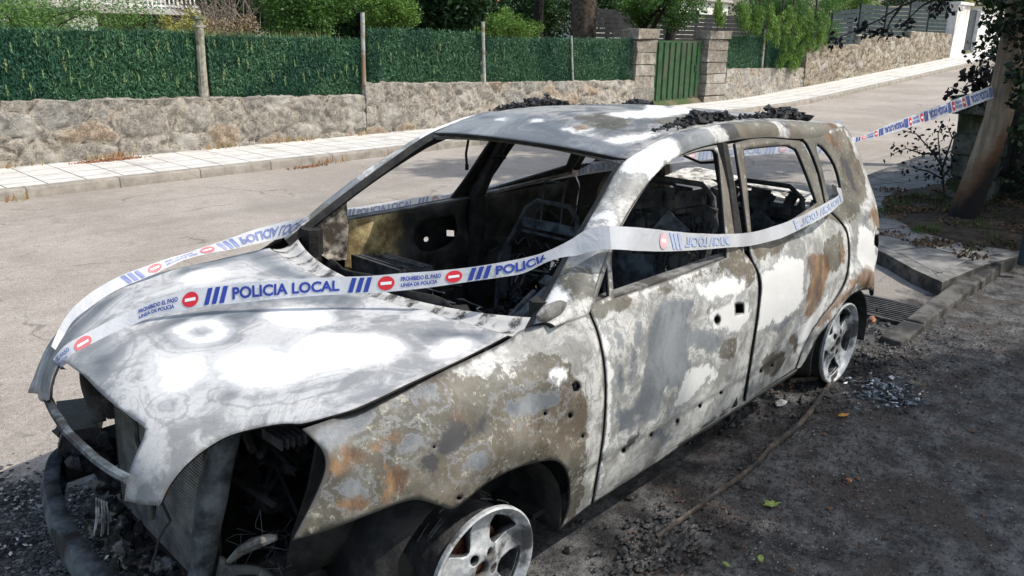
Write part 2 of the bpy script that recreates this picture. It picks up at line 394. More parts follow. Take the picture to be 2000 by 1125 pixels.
def cut_uv(surf, O, holes=(), step=.016, layers=None, cutw=()):
    sv = globals()['spline']; O = np.asarray(O) 
    class S2:
        sc = surf.sc; fn = staticmethod(surf.fn)
        def inv(s, P): return surf.inv(P)
    # outline handed over untouched
    lo = (O * surf.sc); H = [np.asarray(h) * surf.sc for h in holes]
    gx, gy = np.meshgrid(np.arange(lo[:, 0].min(), lo[:, 0].max(), step), np.arange(lo[:, 1].min(), lo[:, 1].max(), step), indexing='ij')
    G = np.stack([gx.ravel(), gy.ravel()], 1) + rng.uniform(-.1, .1, (gx.size, 2)) * step
    k = sdist(G, lo) > step * .45
    for h in H: k &= sdist(G, h) < -step * .45
    G = G[k]; pts = [Vector(p) for p in lo]; E = [(i, (i + 1) % len(lo)) for i in range(len(lo))]
    for h in H:
        b = len(pts); pts += [Vector(p) for p in h]; E += [(b + i, b + (i + 1) % len(h)) for i in range(len(h))]
    pts += [Vector(p) for p in G]
    V2, _, T, _, _, _ = delaunay_2d_cdt(pts, E, [], 0, 1e-5)
    V2 = np.array([tuple(v) for v in V2]); T = np.array([t for t in T if len(t) == 3]); cen = V2[T].mean(1); k = inside(cen, lo)
    for h in H: k &= ~inside(cen, h)
    T = T[k]; V3 = surf.fn(V2[:, 0] / surf.sc[0], V2[:, 1] / surf.sc[1]); at = {}
    for l in LAY:
        a = np.full(len(V2), -1.0)
        for P in (layers or {}).get(l, []): a = np.maximum(a, sdist(V2, surf.inv(spline(P, 14)) * surf.sc))
        for P in (layers or {}).get('not_' + l, []): a = np.minimum(a, -sdist(V2, surf.inv(spline(P, 14)) * surf.sc))
        at['sd_' + l] = a
    at['edge'] = sdist(V2, lo)
    for h in H: at['edge'] = np.minimum(at['edge'], -sdist(V2, h))
    return V3, T, at
def ell(cx, cy, rx, ry, rot=0, n=14):
    c, s = math.cos(R(rot)), math.sin(R(rot))
    return [(cx + rx * math.cos(t) * c - ry * math.sin(t) * s, cy + rx * math.cos(t) * s + ry * math.sin(t) * c) for t in np.linspace(0, 2 * math.pi, n, endpoint=False)]
hood_layers = dict(
    white=[ell(583, 620, 66, 20, 3), [(424, 712), (448, 688), (500, 680), (560, 692), (592, 660), (640, 648), (760, 656), (788, 676), (752, 704), (640, 724), (572, 748), (480, 756), (436, 740)], ell(394, 647, 50, 23, -4), ell(400, 540, 50, 15, -12), [(300, 690), (330, 700), (380, 690), (400, 710), (380, 750), (330, 760)], [(840, 690), (880, 660), (920, 668), (880, 700)]],  # bright white blobs laid over the pale grey hood
    not_white=[ell(393, 647, 30, 12, -4)],
    grey=[[(306, 650), (318, 626), (344, 614), (400, 606), (480, 598), (520, 600), (505, 625), (462, 652), (430, 676), (340, 680), (312, 662)],
          [(450, 590), (560, 572), (640, 566), (700, 580), (690, 600), (650, 598), (560, 592), (500, 600), (450, 605)],
          ell(330, 796, 20, 13), [(800, 652), (860, 640), (970, 652), (930, 680), (860, 668), (810, 668)],
          [(470, 500), (520, 490), (570, 520), (640, 550), (560, 545), (500, 520)], [(350, 525), (440, 500), (480, 505), (420, 520), (330, 545)],
          [(430, 765), (500, 770), (600, 752), (680, 740), (600, 768), (500, 786)], ell(500, 712, 20, 9)],
    dark=[[(132, 698), (172, 668), (200, 645), (238, 652), (240, 690), (205, 735), (176, 738)]] and [],
    olive=[])
hood_layers['grey'] += [[(134, 704), (186, 652), (214, 640), (240, 656), (236, 700), (204, 752), (180, 744)], [(70, 760), (90, 690), (130, 640), (190, 592), (260, 560), (215, 600), (170, 640), (140, 670), (118, 702), (105, 740), (98, 776), (60, 775)]]
sheet('hood', cut_uv(HOOD, hood_uv, step=.015, layers=hood_layers), (0, 0, 1), [M_HOOD, M_SOOT], car, solid=.008)
# roof
ro = [(x, -.562) for x in np.linspace(1.03, 2.93, 60)] + [(2.95, y) for y in np.linspace(-.54, .54, 30)] + [(x, .562) for x in np.linspace(2.93, 1.03, 60)] + [(1.02, y) for y in np.linspace(.54, -.54, 30)]
roof_layers = dict(grey=[[(852, 262), (880, 238), (930, 222), (1040, 222), (1090, 240), (1150, 262), (1228, 292), (1224, 312), (1120, 296), (960, 276)]],
    white=[ell(980, 234, 13, 4), ell(1050, 236, 14, 4, 5), [(1095, 252), (1130, 246), (1160, 256), (1180, 268), (1130, 262)], [(1180, 272), (1250, 262), (1270, 255), (1290, 262), (1240, 280), (1215, 285)], [(1190, 222), (1290, 212), (1360, 214), (1330, 224), (1240, 232)]],
    olive=[[(1120, 228), (1200, 220), (1240, 240), (1200, 252), (1140, 244)], [(1280, 238), (1330, 222), (1400, 222), (1330, 246)]], rust=[[(1110, 250), (1125, 244), (1150, 250), (1130, 256)]])
sheet('roof', cut_uv(ROOF, ro, step=.02, layers=roof_layers), (0, 0, 1), [M_ROOF, M_SOOT], car, solid=.014)
# near side panels
fl = dict(olive=[[(585, 840), (640, 815), (720, 790), (800, 760), (850, 745), (900, 738), (960, 728), (1000, 722), (1040, 706), (1085, 702), (1115, 715), (1124, 755), (1148, 770), (1152, 850), (1140, 960), (1110, 1020), (1000, 1000), (560, 1075)]],
          rust=[[(602, 905), (640, 895), (680, 912), (660, 925), (615, 925)], [(745, 905), (775, 898), (800, 925), (790, 960), (750, 975), (738, 950)], ell(905, 832, 11, 9), [(660, 890), (700, 870), (770, 850), (780, 862), (700, 900)], [(660, 985), (700, 970), (720, 985), (680, 1000)]],
          grey=[[(600, 850), (700, 800), (790, 770), (840, 755), (800, 790), (740, 815), (690, 850), (640, 880)], [(660, 950), (700, 940), (720, 965), (680, 975)], [(880, 905), (930, 885), (960, 900), (900, 930)], ell(800, 872, 40, 12, -20), ell(1040, 790, 60, 26, -12)],
          dark=[[(855, 890), (880, 845), (935, 825), (950, 840), (900, 870), (870, 895)], ell(848, 902, 14, 10), ell(905, 990, 10, 5)],
          white=[ell(1090, 735, 14, 8)], not_white=[])
def uvof(P, step=9): return SIDE.inv(spline(P, step))
fender_o = [(590, 838, 1), (640, 821), (700, 801), (800, 755), (900, 709), (985, 668), (1012, 648, 1), (1030, 640), (1050, 636), (1110, 628, 1), (1150, 612, 1), (1168, 660), (1180, 740), (1176, 850), (1154, 985, 1), (1092, 1035, 1), (1108, 1000), (1113, 955), (1106, 918), (1085, 900), (1050, 903), (1000, 918), (950, 945), (890, 992), (860, 988), (817, 976), (783, 982), (740, 998), (650, 1032), (571, 1056, 1), (590, 1020), (618, 965), (636, 915), (630, 880), (605, 852)]
fh = [[(1117, 750, 1), (1127, 745, 1), (1134, 755, 1), (1130, 764, 1), (1120, 765, 1)], ell(1065, 808, 4, 4, n=6), ell(1114, 812, 5, 6, n=6), ell(1138, 852, 3, 4, n=6), ell(848, 873, 3, 3, n=6), ell(897, 973, 6, 4, n=6)]
fender = sheet('front_fender', cut_uv(SIDE, uvof(fender_o), [uvof(h, 4) for h in fh], .016, fl), (0, -1, 0), [M_BODY, M_SOOT], car, disp=None)
fender['label'] = 'near front fender scorched olive and rust brown'
fd_o = [(1154, 611, 1), (1172, 660), (1184, 740), (1180, 850), (1158, 984, 1), (1300, 892), (1449, 791, 1), (1464, 700), (1479, 600), (1480, 545), (1470, 515), (1454, 494, 1), (1448, 450), (1431, 330), (1422, 283, 1), (1395, 284), (1345, 298), (1300, 325), (1260, 367), (1220, 428), (1188, 492), (1164, 560)]
fd_win = [(1196, 490), (1222, 430), (1268, 357), (1318, 312), (1365, 295), (1393, 292, 1), (1402, 300), (1412, 400), (1420, 503, 1), (1300, 549), (1199, 583, 1)]
fd_tri = [(1186, 520, 1), (1190, 578, 1), (1163, 590, 1)]
fd_holes = [fd_win, fd_tri, [(1436, 594, 1), (1452, 594, 1), (1453, 611, 1), (1437, 612, 1)], ell(1401, 625, 6, 8, n=8), ell(1218, 880, 4, 5, n=6), ell(1272, 850, 3, 4, n=6), ell(1323, 823, 3, 5, n=6), ell(1162, 914, 4, 4, n=6), ell(1367, 793, 3, 4, n=6), ell(1408, 767, 3, 3, n=6)]
dl = dict(grey=[[(1286, 593), (1330, 578), (1360, 588), (1344, 627), (1393, 642), (1413, 661), (1393, 695), (1349, 686), (1354, 715), (1330, 764), (1300, 754), (1295, 798), (1261, 832), (1242, 818), (1242, 774), (1261, 715), (1271, 647)], [(1206, 790), (1235, 798), (1246, 830), (1215, 848), (1203, 820)],
              [(1196, 640), (1214, 650), (1222, 700), (1212, 770), (1204, 760), (1206, 700)], [(1236, 640), (1250, 620), (1256, 660), (1240, 720), (1232, 760), (1226, 740)], ell(1300, 690, 26, 80, 15), [(1270, 850), (1300, 838), (1318, 852), (1290, 872)]],
          olive=[[(1150, 600), (1200, 588), (1300, 556), (1425, 508), (1470, 500), (1476, 530), (1462, 560), (1430, 570), (1420, 545), (1380, 540), (1300, 574), (1240, 592), (1160, 622)], [(1380, 610), (1400, 590), (1425, 585), (1420, 610), (1395, 622)], [(1412, 670), (1440, 660), (1430, 700), (1400, 700)], [(1400, 280), (1430, 270), (1470, 500), (1440, 520), (1418, 500), (1400, 300)]],
          dark=[[(1388, 823), (1427, 798), (1424, 818), (1344, 873), (1310, 893), (1330, 862)], [(1215, 868), (1245, 850), (1240, 862), (1222, 876)]],
          white=[ell(1425, 618, 40, 30, -20), [(1360, 555), (1420, 540), (1455, 545), (1440, 575), (1380, 580)], [(1165, 640), (1190, 650), (1196, 760), (1185, 900), (1168, 960), (1172, 850), (1182, 740)], [(1350, 720), (1390, 710), (1400, 730), (1360, 760), (1330, 790), (1310, 800)]])
front_door = sheet('front_door', cut_uv(SIDE, uvof(fd_o), [uvof(h, 3 if i > 1 else 9) for i, h in enumerate(fd_holes)], .016, dl), (0, -1, 0), [M_BODY, M_SOOT], car, solid=.014)
rd_o = [(1436, 279, 1), (1447, 350), (1460, 450), (1467, 500), (1486, 545), (1484, 600), (1469, 700), (1455, 787, 1), (1505, 753), (1552, 722, 1), (1562, 695), (1576, 664), (1600, 625), (1632, 583), (1653, 535), (1656, 480), (1648, 445), (1611, 405, 1), (1598, 350), (1574, 290), (1562, 275, 1), (1500, 270), (1465, 272)]
rd_win = [(1453, 291, 1), (1500, 286), (1540, 284), (1555, 291), (1578, 345), (1596, 396, 1), (1530, 440), (1470, 482, 1)]
rl = dict(rust=[[(1579, 504), (1609, 492), (1622, 520), (1613, 560), (1601, 595), (1575, 628), (1571, 590), (1579, 543)], [(1640, 470), (1652, 480), (1650, 520), (1640, 510)]],
          olive=[[(1440, 270), (1470, 500), (1530, 480), (1600, 430), (1640, 440), (1620, 400), (1590, 290), (1560, 265)], [(1486, 705), (1535, 684), (1525, 722), (1496, 737)], [(1545, 661), (1579, 645), (1574, 671), (1550, 690)], [(1605, 480), (1640, 450), (1650, 500), (1625, 540), (1612, 520)]],
          grey=[ell(1525, 590, 30, 60, 10), [(1456, 760), (1470, 740), (1480, 760), (1465, 780)]],
          white=[[(1490, 540), (1560, 500), (1570, 560), (1560, 600), (1500, 640), (1480, 640)], [(1560, 640), (1590, 610), (1620, 570), (1600, 620), (1575, 660), (1560, 690)]])
rear_door = sheet('rear_door', cut_uv(SIDE, uvof(rd_o), [uvof(rd_win), uvof(ell(1486, 725, 3, 3, n=6), 3), uvof(ell(1508, 714, 3, 3, n=6), 3)], .016, rl), (0, -1, 0), [M_BODY, M_SOOT], car, solid=.014)
def sp(P, step=.03): return spline(P, step)
q_o = sp([(2.300, 1.325, 1), (2.362, 1.29), (2.387, 1.146), (2.345, 1.0, 1), (2.480, .884), (2.503, .793), (2.490, .652), (2.370, .551), (2.226, .470), (2.116, .393), (2.097, .236, 1), (2.17, .225, 1), (2.20, .30), (2.27, .41), (2.41, .48), (2.56, .515), (2.70, .515), (2.85, .485), (2.97, .42, 1), (3.08, .43, 1), (3.22, .50), (3.26, .65), (3.27, .80), (3.22, .95), (3.12, 1.08), (3.02, 1.20), (2.93, 1.30), (2.89, 1.335, 1), (2.6, 1.335)])
q_h = [sp([(2.445, 1.268), (2.51, 1.262), (2.585, 1.17), (2.572, 1.055), (2.525, 1.022), (2.395, 1.02, 1), (2.425, 1.14)]), SIDE.inv(spline(ell(1713, 466, 5, 20, 5, n=10), 5))]
ql = dict(olive=[[(1560, 262), (1640, 250), (1670, 300), (1690, 350), (1690, 400), (1650, 440), (1610, 400), (1580, 300)], [(1560, 690), (1600, 620), (1660, 575), (1700, 560), (1690, 545), (1640, 575), (1590, 620)]],
          rust=[[(1688, 420), (1700, 395), (1718, 415), (1722, 450), (1700, 440)], [(1655, 560), (1668, 530), (1690, 520), (1700, 545), (1670, 562)], [(1606, 250), (1625, 255), (1640, 290), (1620, 280)], [(1596, 640), (1640, 596), (1680, 566), (1670, 562), (1620, 590), (1590, 625)]],
          grey=[[(1684, 405), (1705, 395), (1712, 430), (1690, 440)], [(1560, 690), (1575, 650), (1590, 650), (1575, 700)]],
          dark=[[(1640, 300), (1660, 330), (1672, 370), (1655, 360)], [(1618, 500), (1630, 470), (1626, 530), (1612, 540)]],
          white=[[(1680, 440), (1700, 450), (1712, 500), (1700, 530), (1675, 510)], [(1585, 660), (1620, 600), (1655, 560), (1660, 500), (1668, 520), (1664, 560), (1625, 600), (1592, 650)], ell(1650, 462, 12, 26)])
quarter = sheet('rear_quarter_panel', cut_uv(SIDE, q_o, q_h, .018, ql), (0, -1, 0), [M_BODY, M_SOOT], car, solid=.014)
# roof rail and front pillar: a box-like strip from the cowl to the tail
A3 = [(.315, -.750, .900), (.55, -.688, 1.06), (.80, -.622, 1.215), (1.00, -.570, 1.328), (1.13, -.562, 1.364), (1.28, -.56, 1.395), (1.67, -.56, 1.418), (2.0, -.56, 1.412), (2.35, -.56, 1.388), (2.71, -.56, 1.357), (2.93, -.552, 1.332)]
Bp = [(1108, 629), (1150, 613), (1163, 560), (1188, 490), (1219, 427), (1259, 366), (1299, 323), (1344, 296), (1395, 281), (1440, 273), (1500, 268), (1562, 271), (1600, 268)]
def resample(P, n):
    P = np.asarray(P, float); d = np.r_[0, np.cumsum(np.linalg.norm(np.diff(P, axis=0), axis=1))]; t = np.linspace(0, d[-1], n)
    return np.stack([cubic(d, P[:, i], t) for i in range(P.shape[1])], 1)
buv = SIDE.inv(spline([(p[0], p[1], 1) if i in (0, len(Bp) - 1) else p for i, p in enumerate(Bp)], 9)[:-60] if False else np.array(Bp, float))
B3 = np.concatenate([f_side(buv[:, 0], buv[:, 1]), [(2.89, -W_side(2.89, 1.325), 1.325)]])
NA = 150; A = resample(A3, NA); B = resample(B3, NA)
# pair the two edges by x so the cross-sections stay square to the pillar
bx = np.interp(A[:, 0], [.315, .45, .62, .80, 1.03, 1.4, 2.93], [.335, .52, .72, .92, 1.16, 1.45, 2.89])
B = np.stack([bx, np.interp(bx, B[:, 0], B[:, 1]), np.interp(bx, B[:, 0], B[:, 2])], 1)
def rail(sign=1):
    V = []; F = []; NW = 11; ed = []
    for i in range(NA):
        a, b = A[i], B[i]; out = np.array([0, -.62, .78]); wd = np.linalg.norm(b - a)
        ring = []
        for k in range(NW):
            t = k / (NW - 1); ring.append(a + (b - a) * t + out * (math.sin(math.pi * t) ** .8) * min(.028, wd * .22)); ed.append(min(t, 1 - t) * wd)
        inn = np.array([0, .75, -.45]) * .045
        ring += [b + inn, (a + b) / 2 + inn * 1.3, a + inn]; ed += [0, 0, 0]
        V += ring
    n = NW + 3
    for i in range(NA - 1):
        for k in range(n): F.append((i * n + k, i * n + (k + 1) % n, (i + 1) * n + (k + 1) % n, (i + 1) * n + k))
    F.append(tuple(range(n))); F.append(tuple((NA - 1) * n + k for k in range(n - 1, -1, -1)))
    V = np.array(V); mi = [0 if (j % n) < NW - 1 else 1 for j in range((NA - 1) * n)] + [1, 1]
    px = proj(V); at = {'edge': np.array(ed) + .004}
    def lay(polys3): 
        a = np.full(len(V), -1.0)
        for c, r in polys3: a = np.maximum(a, r - np.linalg.norm(V - np.array(c), axis=1))
        return a
    at['sd_white'] = lay([((1.05, -.6, 1.33), .10), ((1.2, -.6, 1.38), .09), ((.42, -.75, .96), .03), ((.75, -.68, 1.16), .04)])
    at['sd_grey'] = lay([((1.45, -.6, 1.38), .10), ((.62, -.7, 1.07), .10), ((1.32, -.6, 1.38), .07)]); at['sd_olive'] = lay([((.5, -.72, 1.0), .10), ((1.9, -.6, 1.38), .22), ((2.5, -.6, 1.34), .3)])
    at['sd_rust'] = lay([((2.75, -.6, 1.34), .06)]); at['sd_dark'] = lay([((1.7, -.6, 1.39), .05), ((2.2, -.6, 1.37), .05)])
    return V, F, mi, at
V, F, mi, at = rail()
rail_o = mk('front_pillar_and_roof_rail', V, F, [M_BODY, M_SOOT], car, mi, True, 45, at)
o = rail_o; bm = bmesh.new(); bm.from_mesh(o.data); bmesh.ops.recalc_face_normals(bm, faces=bm.faces); bm.to_mesh(o.data); bm.free()
# mirror base plate at the foot of the pillar
mb = MB(); c0 = f_side(np.array([.30]), np.array([.925]))[0]
mb.lump((.36, -.792, .945), .075, (1.0, .22, .42), 16, .08); mb.build('mirror_base', M_FRAME, car)
# the far side repeats the near one
for ob, nm in ((fender, 'front_fender'), (front_door, 'front_door'), (rear_door, 'rear_door'), (quarter, 'rear_quarter_panel'), (rail_o, 'front_pillar_and_roof_rail')):
    c = mirror_obj(ob, nm, car, None)
    if 'label' in c: del c['label']
# ---- inner skins, pillars, floor
def quadgrid(a, b, c, d, n, m, fn=None):
    a, b, c, d = map(np.array, (a, b, c, d)); V = []; F = []
    for i in range(n + 1):
        for j in range(m + 1):
            s, t = i / n, j / m; p = a * (1 - s) * (1 - t) + b * s * (1 - t) + c * s * t + d * (1 - s) * t
            if fn is not None: p = p + fn(p)
            V.append(p)
    for i in range(n):
        for j in range(m): F.append((i * (m + 1) + j, (i + 1) * (m + 1) + j, (i + 1) * (m + 1) + j + 1, i * (m + 1) + j + 1))
    return V, F
def door_inner(x0, x1, sgn, gold):
    yy = .775
    def fy(u, v): return np.stack([u, np.full_like(u, yy) + .02 * np.sin(u * 14) * np.sin(v * 17) + .03 * (v < .6), v], -1)
    S = Surf(fy, (0, 3), (0, 1.2)); 
    out = sp([(x0, .30, 1), (x1, .30, 1), (x1 - .02, .93, 1), (x0 + .12 if x0 < 1 else x0, .93, 1)], .05)
    holes = [sp([(x0 + .52, .80), (x0 + .60, .86), (x0 + .78, .85), (x0 + .80, .74), (x0 + .68, .68), (x0 + .54, .71)], .03), sp([(x0 + .3, .42), (x0 + .5, .5), (x0 + .7, .42), (x0 + .5, .35)], .03)]
    return cut_uv(S, out, holes, .03)
M_FAR = N('sooty_inner_door'); _n = M_FAR
_f = _n.noise(9, 8, .65); _c = _n.mix(_n.ramp(_f, .35, .65), (.010, .010, .010), (.05, .045, .04))
_x = _n.sep(_n.co()); _g = _n.math('MULTIPLY', _n.ramp(_n.math('ADD', _x[0], _n.math('MULTIPLY', _f, .3)), 1.18, 1.02, 0, 1), _n.ramp(_n.math('ADD', _x[2], _n.math('MULTIPLY', _f, .2)), .74, .80, 0, 1))
_c = _n.mix(_g, _c, _n.mix(_n.ramp(_n.noise(16, 6, .7), .35, .7), (.16, .115, .05), (.50, .40, .20))); _n.bump(_f, .5, .01); M_FAR = _n.out(_c, .7)
for sgn in (1, -1):
    for x0, x1, nm in ((.55, 1.46, 'front_door'), (1.55, 2.30, 'rear_door')):
        d = door_inner(x0, x1, sgn, True)
        sheet('door_inner_panel', (d[0] * [1, sgn, 1], d[1], d[2]), (0, -sgn, 0), [M_FAR, M_SOOT], car, solid=.006)
mb = MB()
for s in (1, -1):
    mb.tube([(1.60, s * .62, 1.34), (1.56, s * .70, 1.15), (1.50, s * .775, .95), (1.50, s * .80, .6), (1.52, s * .80, .25)], [.045, .048, .068, .085, .085], 10, flat=.7)
    mb.build('centre_pillar', M_SOOT, car); mb = MB()
    mb.tube([(.42, s * .70, .95), (.42, s * .74, .6), (.45, s * .76, .25)], [.05, .06, .06], 8); mb.build('door_hinge_pillar', M_SOOT, car); mb = MB()
    mb.tube([(.40, s * .81, .235), (1.3, s * .815, .225), (2.12, s * .815, .225)], .045, 8, flat=.8); mb.build('sill', M_BODY if s < 0 else M_SOOT, car); mb = MB()
    mb.tube([(2.92, s * .52, 1.32), (3.05, s * .60, 1.15), (3.16, s * .66, .95), (3.2, s * .66, .45)], [.03, .035, .045, .06], 8); mb.build('tailgate_pillar', M_FRAME, car); mb = MB()
    # belt channel, ash along its top
    mb.box((1.0, s * .80, .930), (.92, .045, .016), jit=.002); mb.box((1.93, s * .80, .955), (.76, .045, .016), Matrix.Rotation(R(-3), 3, 'Y')); mb.build('belt_channel', M_FRAME, car); mb = MB()
mb.box((1.55, 0, .215), (2.5, 1.56, .02)); mb.box((2.9, 0, .42), (.5, 1.1, .03)); mb.box((1.4, 0, .27), (1.9, .28, .11)); mb.build('floor_pan', M_SOOT, car, smooth=False); mb = MB()
V, F = quadgrid((.42, -.74, .2), (.42, .74, .2), (.46, .70, .80), (.46, -.70, .80), 20, 10, lambda p: np.array([.03 * math.sin(p[1] * 17) * math.sin(p[2] * 13), 0, 0]))
mb.add(V, F); mb.build('firewall', M_SOOT, car, solid=.01); mb = MB()
mb.tube([(1.03, y, 1.315 + .03 * (1 - (y / .56) ** 2)) for y in np.linspace(-.56, .56, 14)], .022, 8, flat=.6); mb.build('windshield_header', M_FRAME, car); mb = MB()
mb.tube([(2.93, y, 1.315 + .02 * (1 - (y / .54) ** 2)) for y in np.linspace(-.54, .54, 14)], .03, 8, flat=.6); mb.build('tailgate_header', M_FRAME, car); mb = MB()
V, F = quadgrid((3.14, -.66, .40), (3.14, .66, .40), (3.17, .66, .80), (3.17, -.66, .80), 24, 8, lambda p: np.array([.02 * math.sin(p[1] * 9), 0, 0])); mb.add(V, F); mb.build('tailgate_lower_panel', M_SOOT, car, solid=.02); mb = MB()
# cowl between hood and windshield
def cowl_pt(y, t):
    a = np.array([.105 + .118 * (abs(y) / .735) ** 2, y, .900 - .012 * (abs(y) / .735) ** 2]); b = np.array([.20 + .155 * (abs(y) / .75) ** 2, y * 1.01, .880 + .03 * (abs(y) / .75) ** 3])
    p = a + (b - a) * t; p[0] += .018; p[2] += -.022 * math.sin(math.pi * t) * 1.0 - .012 * (1 - t); return p
V = []; F = []; ny = 90
for i in range(ny + 1):
    for j in range(7): V.append(cowl_pt(-.735 + 1.47 * i / ny, j / 6))
for i in range(ny):
    for j in range(6): F.append((i * 7 + j + 1, (i + 1) * 7 + j + 1, (i + 1) * 7 + j, i * 7 + j))
n = N('cowl_ash'); x = n.sep()
k = n.ramp(n.math('SINE', n.math('MULTIPLY', n.math('ADD', x[1], n.math('MULTIPLY', n.noise(5, 5, .7), .16)), 60.0)), .0, .9)
k2 = n.ramp(n.noise(30, 7, .8), .42, .56)
M_COWL = n.out(n.mix(n.math('MAXIMUM', n.math('MULTIPLY', k, k2), n.ramp(n.noise(7, 5, .6), .56, .66, 0, .9)), n.mix(n.noise(30, 5, .7), (.30, .30, .29), (.60, .59, .57)), (.05, .047, .043)), .8)
mk('cowl', V, F, [M_COWL, M_SOOT], car, solid=.012, mat_off=1)
for s_ in (1, -1):   # gusset between pillar foot and dashboard
    P_ = [np.array((p[0], p[1] * s_, p[2])) for p in (tuple(U(585, 470, 1, .735)), tuple(U(632, 424, 1, .71)), tuple(U(672, 392, 1, .70)), tuple(U(676, 440, 1, .70)), tuple(U(672, 505, 1, .68)), tuple(U(640, 508, 1, .67)))]
    V = P_ + [p - np.array((0, .02 * s_, 0)) for p in P_]; F = [tuple(range(6)), tuple(range(11, 5, -1))] + [(i, i + 6, (i + 1) % 6 + 6, (i + 1) % 6) for i in range(6)]
    mk('pillar_gusset', V, F, M_GUS, car, smooth=False)
# dashboard remains
mb = MB(); mb.tube([(.52, y, .72 + .015 * math.sin(y * 9)) for y in np.linspace(-.74, .74, 16)], .03, 8)
for y in (-.5, -.2, .1, .4): mb.tube([(.52, y, .72), (.5, y + .03, .45), (.48, y, .28)], .018, 6)
mb.build('dashboard_beam', M_SOOT2, car)
mb = MB(); mb.box((.74, .55, .70), (.20, .36, .10), Matrix.Rotation(R(12), 3, 'Y'), jit=.012)
for k in range(7): mb.box((.68 + .028 * k, .55, .757 - .004 * k), (.010, .34, .03), Matrix.Rotation(R(8), 3, 'Y'), jit=.005)
mb.tube([(.70, .42, .66), (.82, .42, .64)], .05, 12); mb.build('heater_box', M_SOOT2, car, smooth=False)
mb = MB()
for i in range(26):
    c = (.5 + random.uniform(-.1, .25), random.uniform(-.68, .6), .56 + random.uniform(-.05, .14)); mb.lump(c, random.uniform(.03, .075), (1.3, 1.3, .6), 7, .5)
mb.build('dashboard_rubble', M_SOOT, car, smooth=False)
mb = MB(); mb.tube([(.50, -.36, .66), (.78, -.37, .80), (.86, -.37, .835)], .022, 10); mb.tube([(.50, -.31, .64), (.80, -.31, .80)], .012, 8); mb.tube([(.52, -.42, .68), (.82, -.43, .83)], .014, 8); mb.box((.84, -.37, .83), (.05, .09, .05), Matrix.Rotation(R(-30), 3, 'Y')); mb.build('steering_column', M_STEEL, car)
# wires and scraps
mb = MB()
for i in range(46):
    p = Vector((.5 + random.uniform(-.1, .35), random.uniform(-.7, .5), .62 + random.uniform(0, .1))); pts = [p.copy()]
    for k in range(5): p += Vector((random.uniform(-.05, .06), random.uniform(-.09, .07), random.uniform(-.04, .035))); pts.append(p.copy())
    mb.tube(pts, random.choice((.002, .003, .004)), 5)
mb.build('wiring', M_SPRING, car)
